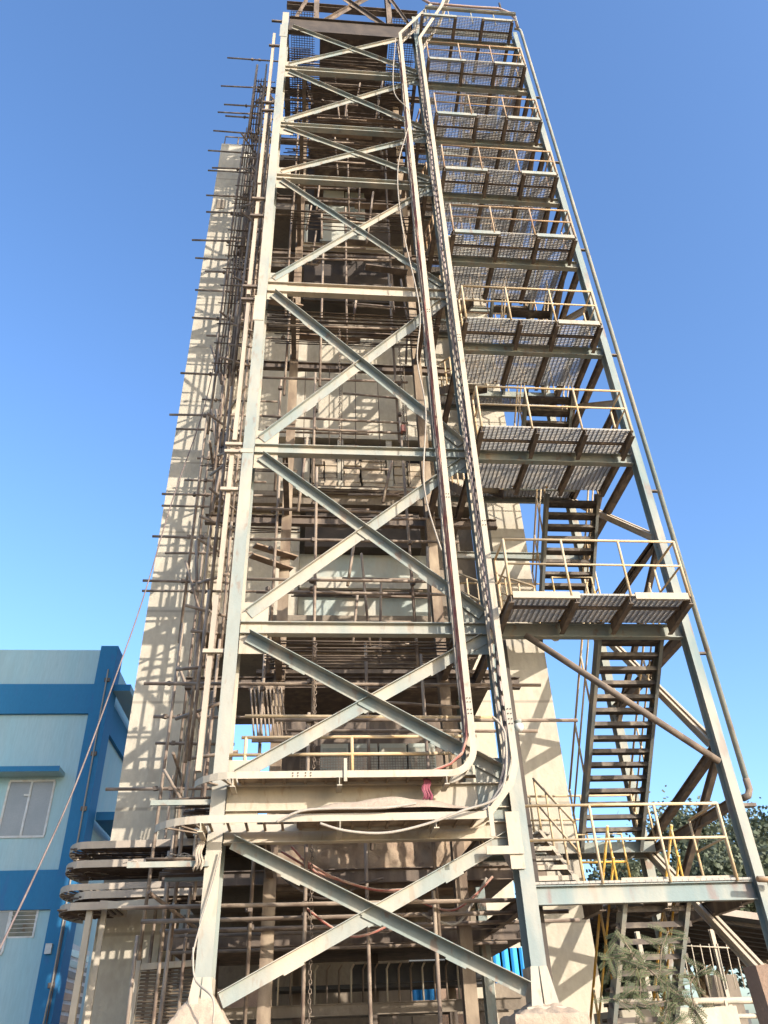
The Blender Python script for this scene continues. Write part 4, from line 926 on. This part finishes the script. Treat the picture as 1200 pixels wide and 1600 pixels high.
for k in range(6):
    z = 3.97 + k * .085; part(lv, 'slat', MB().prof((-6.72, YB - .03, z), (-6.2, YB - .03, z), [(-.03, -.03), (-.022, -.034), (.03, .03), (.022, .034)]), M_GREY)
part(BB, 'conduit', MB().tube([(-5.55, YB - .19, 10.3), (-5.52, YB - .19, 3.0), (-5.62, YB - .19, .3)], .02), M_CABW)
part(BB, 'conduit', MB().tube([(-5.48, YB - .19, 4.2), (-5.48, YB - .2, 2.6), (-5.52, YB - .2, .3)], .015), M_CABK)
for z in (9.95, 7.95, 6.6, 2.9): part(BB, 'clamp', MB().box(-5.60, YB - .2, z, -5.46, YB - .162, z + .1), M_BROWN)
part(BB, 'junction_box', MB().box(-5.8, YB - .24, 3.55, -5.66, YB - .162, 3.75), M_WHITE)
sw = part(BB, 'side_window', MB().box(XR + .003, YB + 1.0, 2.2, XR + .03, YB + 3.0, 3.9), M_WHITE)
for k in range(7): part(sw, 'slat', MB().box(XR + .031, YB + 1.1, 2.32 + k * .22, XR + .05, YB + 2.9, 2.46 + k * .22), M_GLASS)

MB.K = None
# ------------------------------------------------------------------ shed, fence and wall at the lower right
SH = thing('shed', 'open shed with low pitched sheet roof at the lower right', 'shed', (13.5, 28, 0))
rf = MB(); rf.add([(9.6, 26, 5.35), (17.8, 26, 4.15), (17.8, 36, 4.15), (9.6, 36, 5.35), (9.6, 26, 5.15), (17.8, 26, 3.95), (17.8, 36, 3.95), (9.6, 36, 5.15)], [(0, 1, 2, 3), (7, 6, 5, 4), (0, 4, 5, 1), (1, 5, 6, 2), (2, 6, 7, 3), (3, 7, 4, 0)])
part(SH, 'roof', rf, M_ROOF)
for k in range(12):
    z = 0
    y = 26.4 + k * .8
    part(SH, 'purlin', MB().bar((9.7, y, 5.03), (17.6, y, 3.85), .08, .1), M_DARK)
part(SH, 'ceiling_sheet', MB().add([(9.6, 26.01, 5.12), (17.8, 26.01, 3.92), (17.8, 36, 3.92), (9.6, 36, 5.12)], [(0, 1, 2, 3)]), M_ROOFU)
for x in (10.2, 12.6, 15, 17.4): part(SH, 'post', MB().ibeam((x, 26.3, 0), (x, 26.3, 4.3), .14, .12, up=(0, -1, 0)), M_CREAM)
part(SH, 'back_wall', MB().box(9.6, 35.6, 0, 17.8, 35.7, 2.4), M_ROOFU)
part(SH, 'board', MB().box(12.2, 26.6, 1.3, 13.2, 26.65, 3.1), M_CONC2)
for k in range(8): part(SH, 'bar', MB().tube([(11.2 + k * .28, 26.2, 2.7), (11.25 + k * .28, 26.2, 3.9)], .016, 5), M_CREAM)
part(SH, 'bar', MB().tube([(11.1, 26.2, 3.9), (13.4, 26.2, 3.75)], .02, 5), M_CREAM)
FN = thing('pipe_fence', 'whitish welded rail fence low at the right edge', 'fence', (9, 20, 0))
for z, r0 in ((2.2, .07), (1.9, .05), (1.55, .05), (1.2, .05)): part(FN, 'rail', MB().tube([(6.4, 19.6, z + .03), (12.6, 20.2, z - .05)], r0), M_CREAM)
for k in range(9): part(FN, 'post', MB().bar((6.6 + k * .72, 19.62 + k * .06, .3), (6.55 + k * .72, 19.6 + k * .06, 2.2), .06, .06, up=(0, 1, 0)), M_CREAM)
single('gate_post', MB().prof((5.72, 10.6, 0), (5.62, 10.6, 2.22), [(-.17, -.17), (.17, -.17), (.17, .17), (-.17, .17)], (0, 1, 0)), M_BROWNW, 'brown rendered post at the lower right corner', 'post', (5.7, 10.6, 0))
single('stub_pipe', MB().tube([(6.94,12.50,3.50), (7.26,12.50,3.48)], .045), M_RAILB, 'short dusty pipe jutting right of the stair column', 'pipe', (6.94,12.50,3.50))
YBK = thing('brick_plinth', 'cream plastered plinth under the stair foot', 'plinth', (6, 15.5, 0))
part(YBK, 'block', MB().box(5.3, 15.2, 0, 7.4, 16.6, 1.95), M_CONC)

FW = thing('added_far_shed', 'added brown shed far behind, hiding sky gaps at the tower foot', 'shed', (0, 34, 0))
part(FW, 'wall', MB().box(-7, 34, 0, 7.2, 34.3, 4.3), M_BROWNW); part(FW, 'roof', MB().box(-7.2, 33.6, 4.31, 7.4, 37, 4.45), M_ROOFU)  # wall added only to cover bright sky gaps low in the tower
# ------------------------------------------------------------------ trees
def tree(x, y, h, rad, label, seed, dens=9000, m=M_LEAF, zc=None):
    RR = random.Random(seed)
    root = thing('tree', label, 'tree', (x, y, 0), 'trees beyond the stair tower')
    t = MB(); t.tube([(x, y, 0), (x + .2, y, h * .25), (x + .1, y + .2, h * .55)], .32, 9, .14)
    tips = []
    for k in range(13):
        a = RR.uniform(0, 6.28); s = V((x + .15, y, h * RR.uniform(.22, .5)))
        e = V((x + math.cos(a) * rad * RR.uniform(.45, .95), y + math.sin(a) * rad * RR.uniform(.45, .95), h * RR.uniform(.45, .93)))
        mid = s.lerp(e, .5) + V((0, 0, -.2)); t.tube([s, mid, e], .11, 6, .03); tips.append(e)
        for q in range(3):
            e2 = e + V((RR.uniform(-1, 1), RR.uniform(-1, 1), RR.uniform(-.3, .9))) * rad * .3; tips.append(e2); t.tube([mid.lerp(e, .6), e2], .04, 5, .012)
    part(root, 'trunk', t, M_BARK)
    c = MB(); vs = []; fs = []
    for i in range(dens):
        p = tips[RR.randrange(len(tips))]
        d = V((RR.gauss(0, 1), RR.gauss(0, 1), RR.gauss(0, .7))) * rad * .165
        q = p + d
        L_ = RR.uniform(.16, .32); dr = V((RR.uniform(-1, 1), RR.uniform(-1, 1), RR.uniform(-.9, .3))).normalized()
        sd = dr.cross(V((RR.uniform(-1, 1), RR.uniform(-1, 1), RR.uniform(-1, 1)))).normalized() * L_ * .38
        k = len(vs); vs += [q, q + dr * L_ * .5 + sd, q + dr * L_, q + dr * L_ * .5 - sd]; fs.append((k, k + 1, k + 2, k + 3))
    c.add(vs, fs); part(root, 'crown', c, m, kind='stuff')
tree(20.5, 38, 10.8, 4.2, 'tallest leafy tree at the right edge', 1, 16000)
tree(16.2, 36, 8.3, 3.6, 'dark bushy tree behind the lower stair flight', 2, 14000)
tree(12.6, 40, 8.2, 3.2, 'smaller tree just right of the concrete pylon', 3, 11000)
tree(24.5, 44, 9.5, 4.2, 'farther tree behind the shed roof', 4, 10000)
tree(10.8, 32, 4.6, 2.3, 'low thick bush behind the acacia sapling', 7, 9000)
tree(2.5, 44, 6.0, 3.0, 'low bushy tree seen through the tower foot', 5, 6000)
tree(-4, 46, 5.5, 3.0, 'low bush far behind the left column foot', 6, 5000)
# acacia sapling in front of the stairs
SP = thing('acacia_sapling', 'thin arching sapling with feathery leaves in front of the stair foot', 'sapling', (4.30,9.60,1.63))
stems = [[(4.34,9.60,1.40), (4.19,9.60,1.75), (3.87,9.60,2.06), (3.65,9.65,2.31), (3.54,9.70,2.54)], [(3.87,9.60,2.06), (3.98,9.60,2.36), (4.10,9.60,2.52)], [(4.21,9.60,1.69), (4.18,9.50,2.01), (4.45,9.50,2.17)],
         [(3.76,9.62,2.17), (3.48,9.60,2.25), (3.30,9.60,2.29)], [(4.04,9.60,1.87), (3.56,9.50,1.82), (3.26,9.50,1.89)], [(3.96,9.60,1.96), (3.81,9.50,1.70), (3.67,9.50,1.43)], [(3.62,9.65,2.34), (3.65,9.60,2.06), (3.61,9.60,1.88)], [(4.27,9.60,1.52), (3.94,9.50,1.64), (3.50,9.40,1.43)]]
b = MB(); lf = MB(); vs = []; fs = []
RR = random.Random(11)
for s_i, s in enumerate(stems):
    pts = hang(s, 8); b.tube(pts, .016 if s_i == 0 else .008, 6, .005)
    for i, p in enumerate(pts):
        if s_i == 0 and i < 8: continue
        for side in range(1 if i % 3 else 2):
            d = V((RR.uniform(-1, 1), RR.uniform(-.6, .6), RR.uniform(-.75, .5))).normalized(); L_ = RR.uniform(.12, .26)
            a = V(p); e = a + d * L_ + V((0, 0, -.03))
            b.tube([a, e], .0025, 4)
            sd = d.cross(V((0, -1, .3))).normalized()
            for k in range(12):
                c = a.lerp(e, .1 + .9 * k / 11)
                for sg in (-1, 1):
                    l_ = .034 * (1 - .4 * abs(k / 11 - .45)); q = c + (sd * sg + d * .35).normalized() * l_
                    wv = d * .006; j = len(vs); vs += [c, (c + q) / 2 + wv, q, (c + q) / 2 - wv]; fs.append((j, j + 1, j + 2, j + 3))
lf.add(vs, fs)
part(SP, 'stem', b, M_BARK); part(SP, 'foliage', lf, M_LEAF2, kind='stuff')
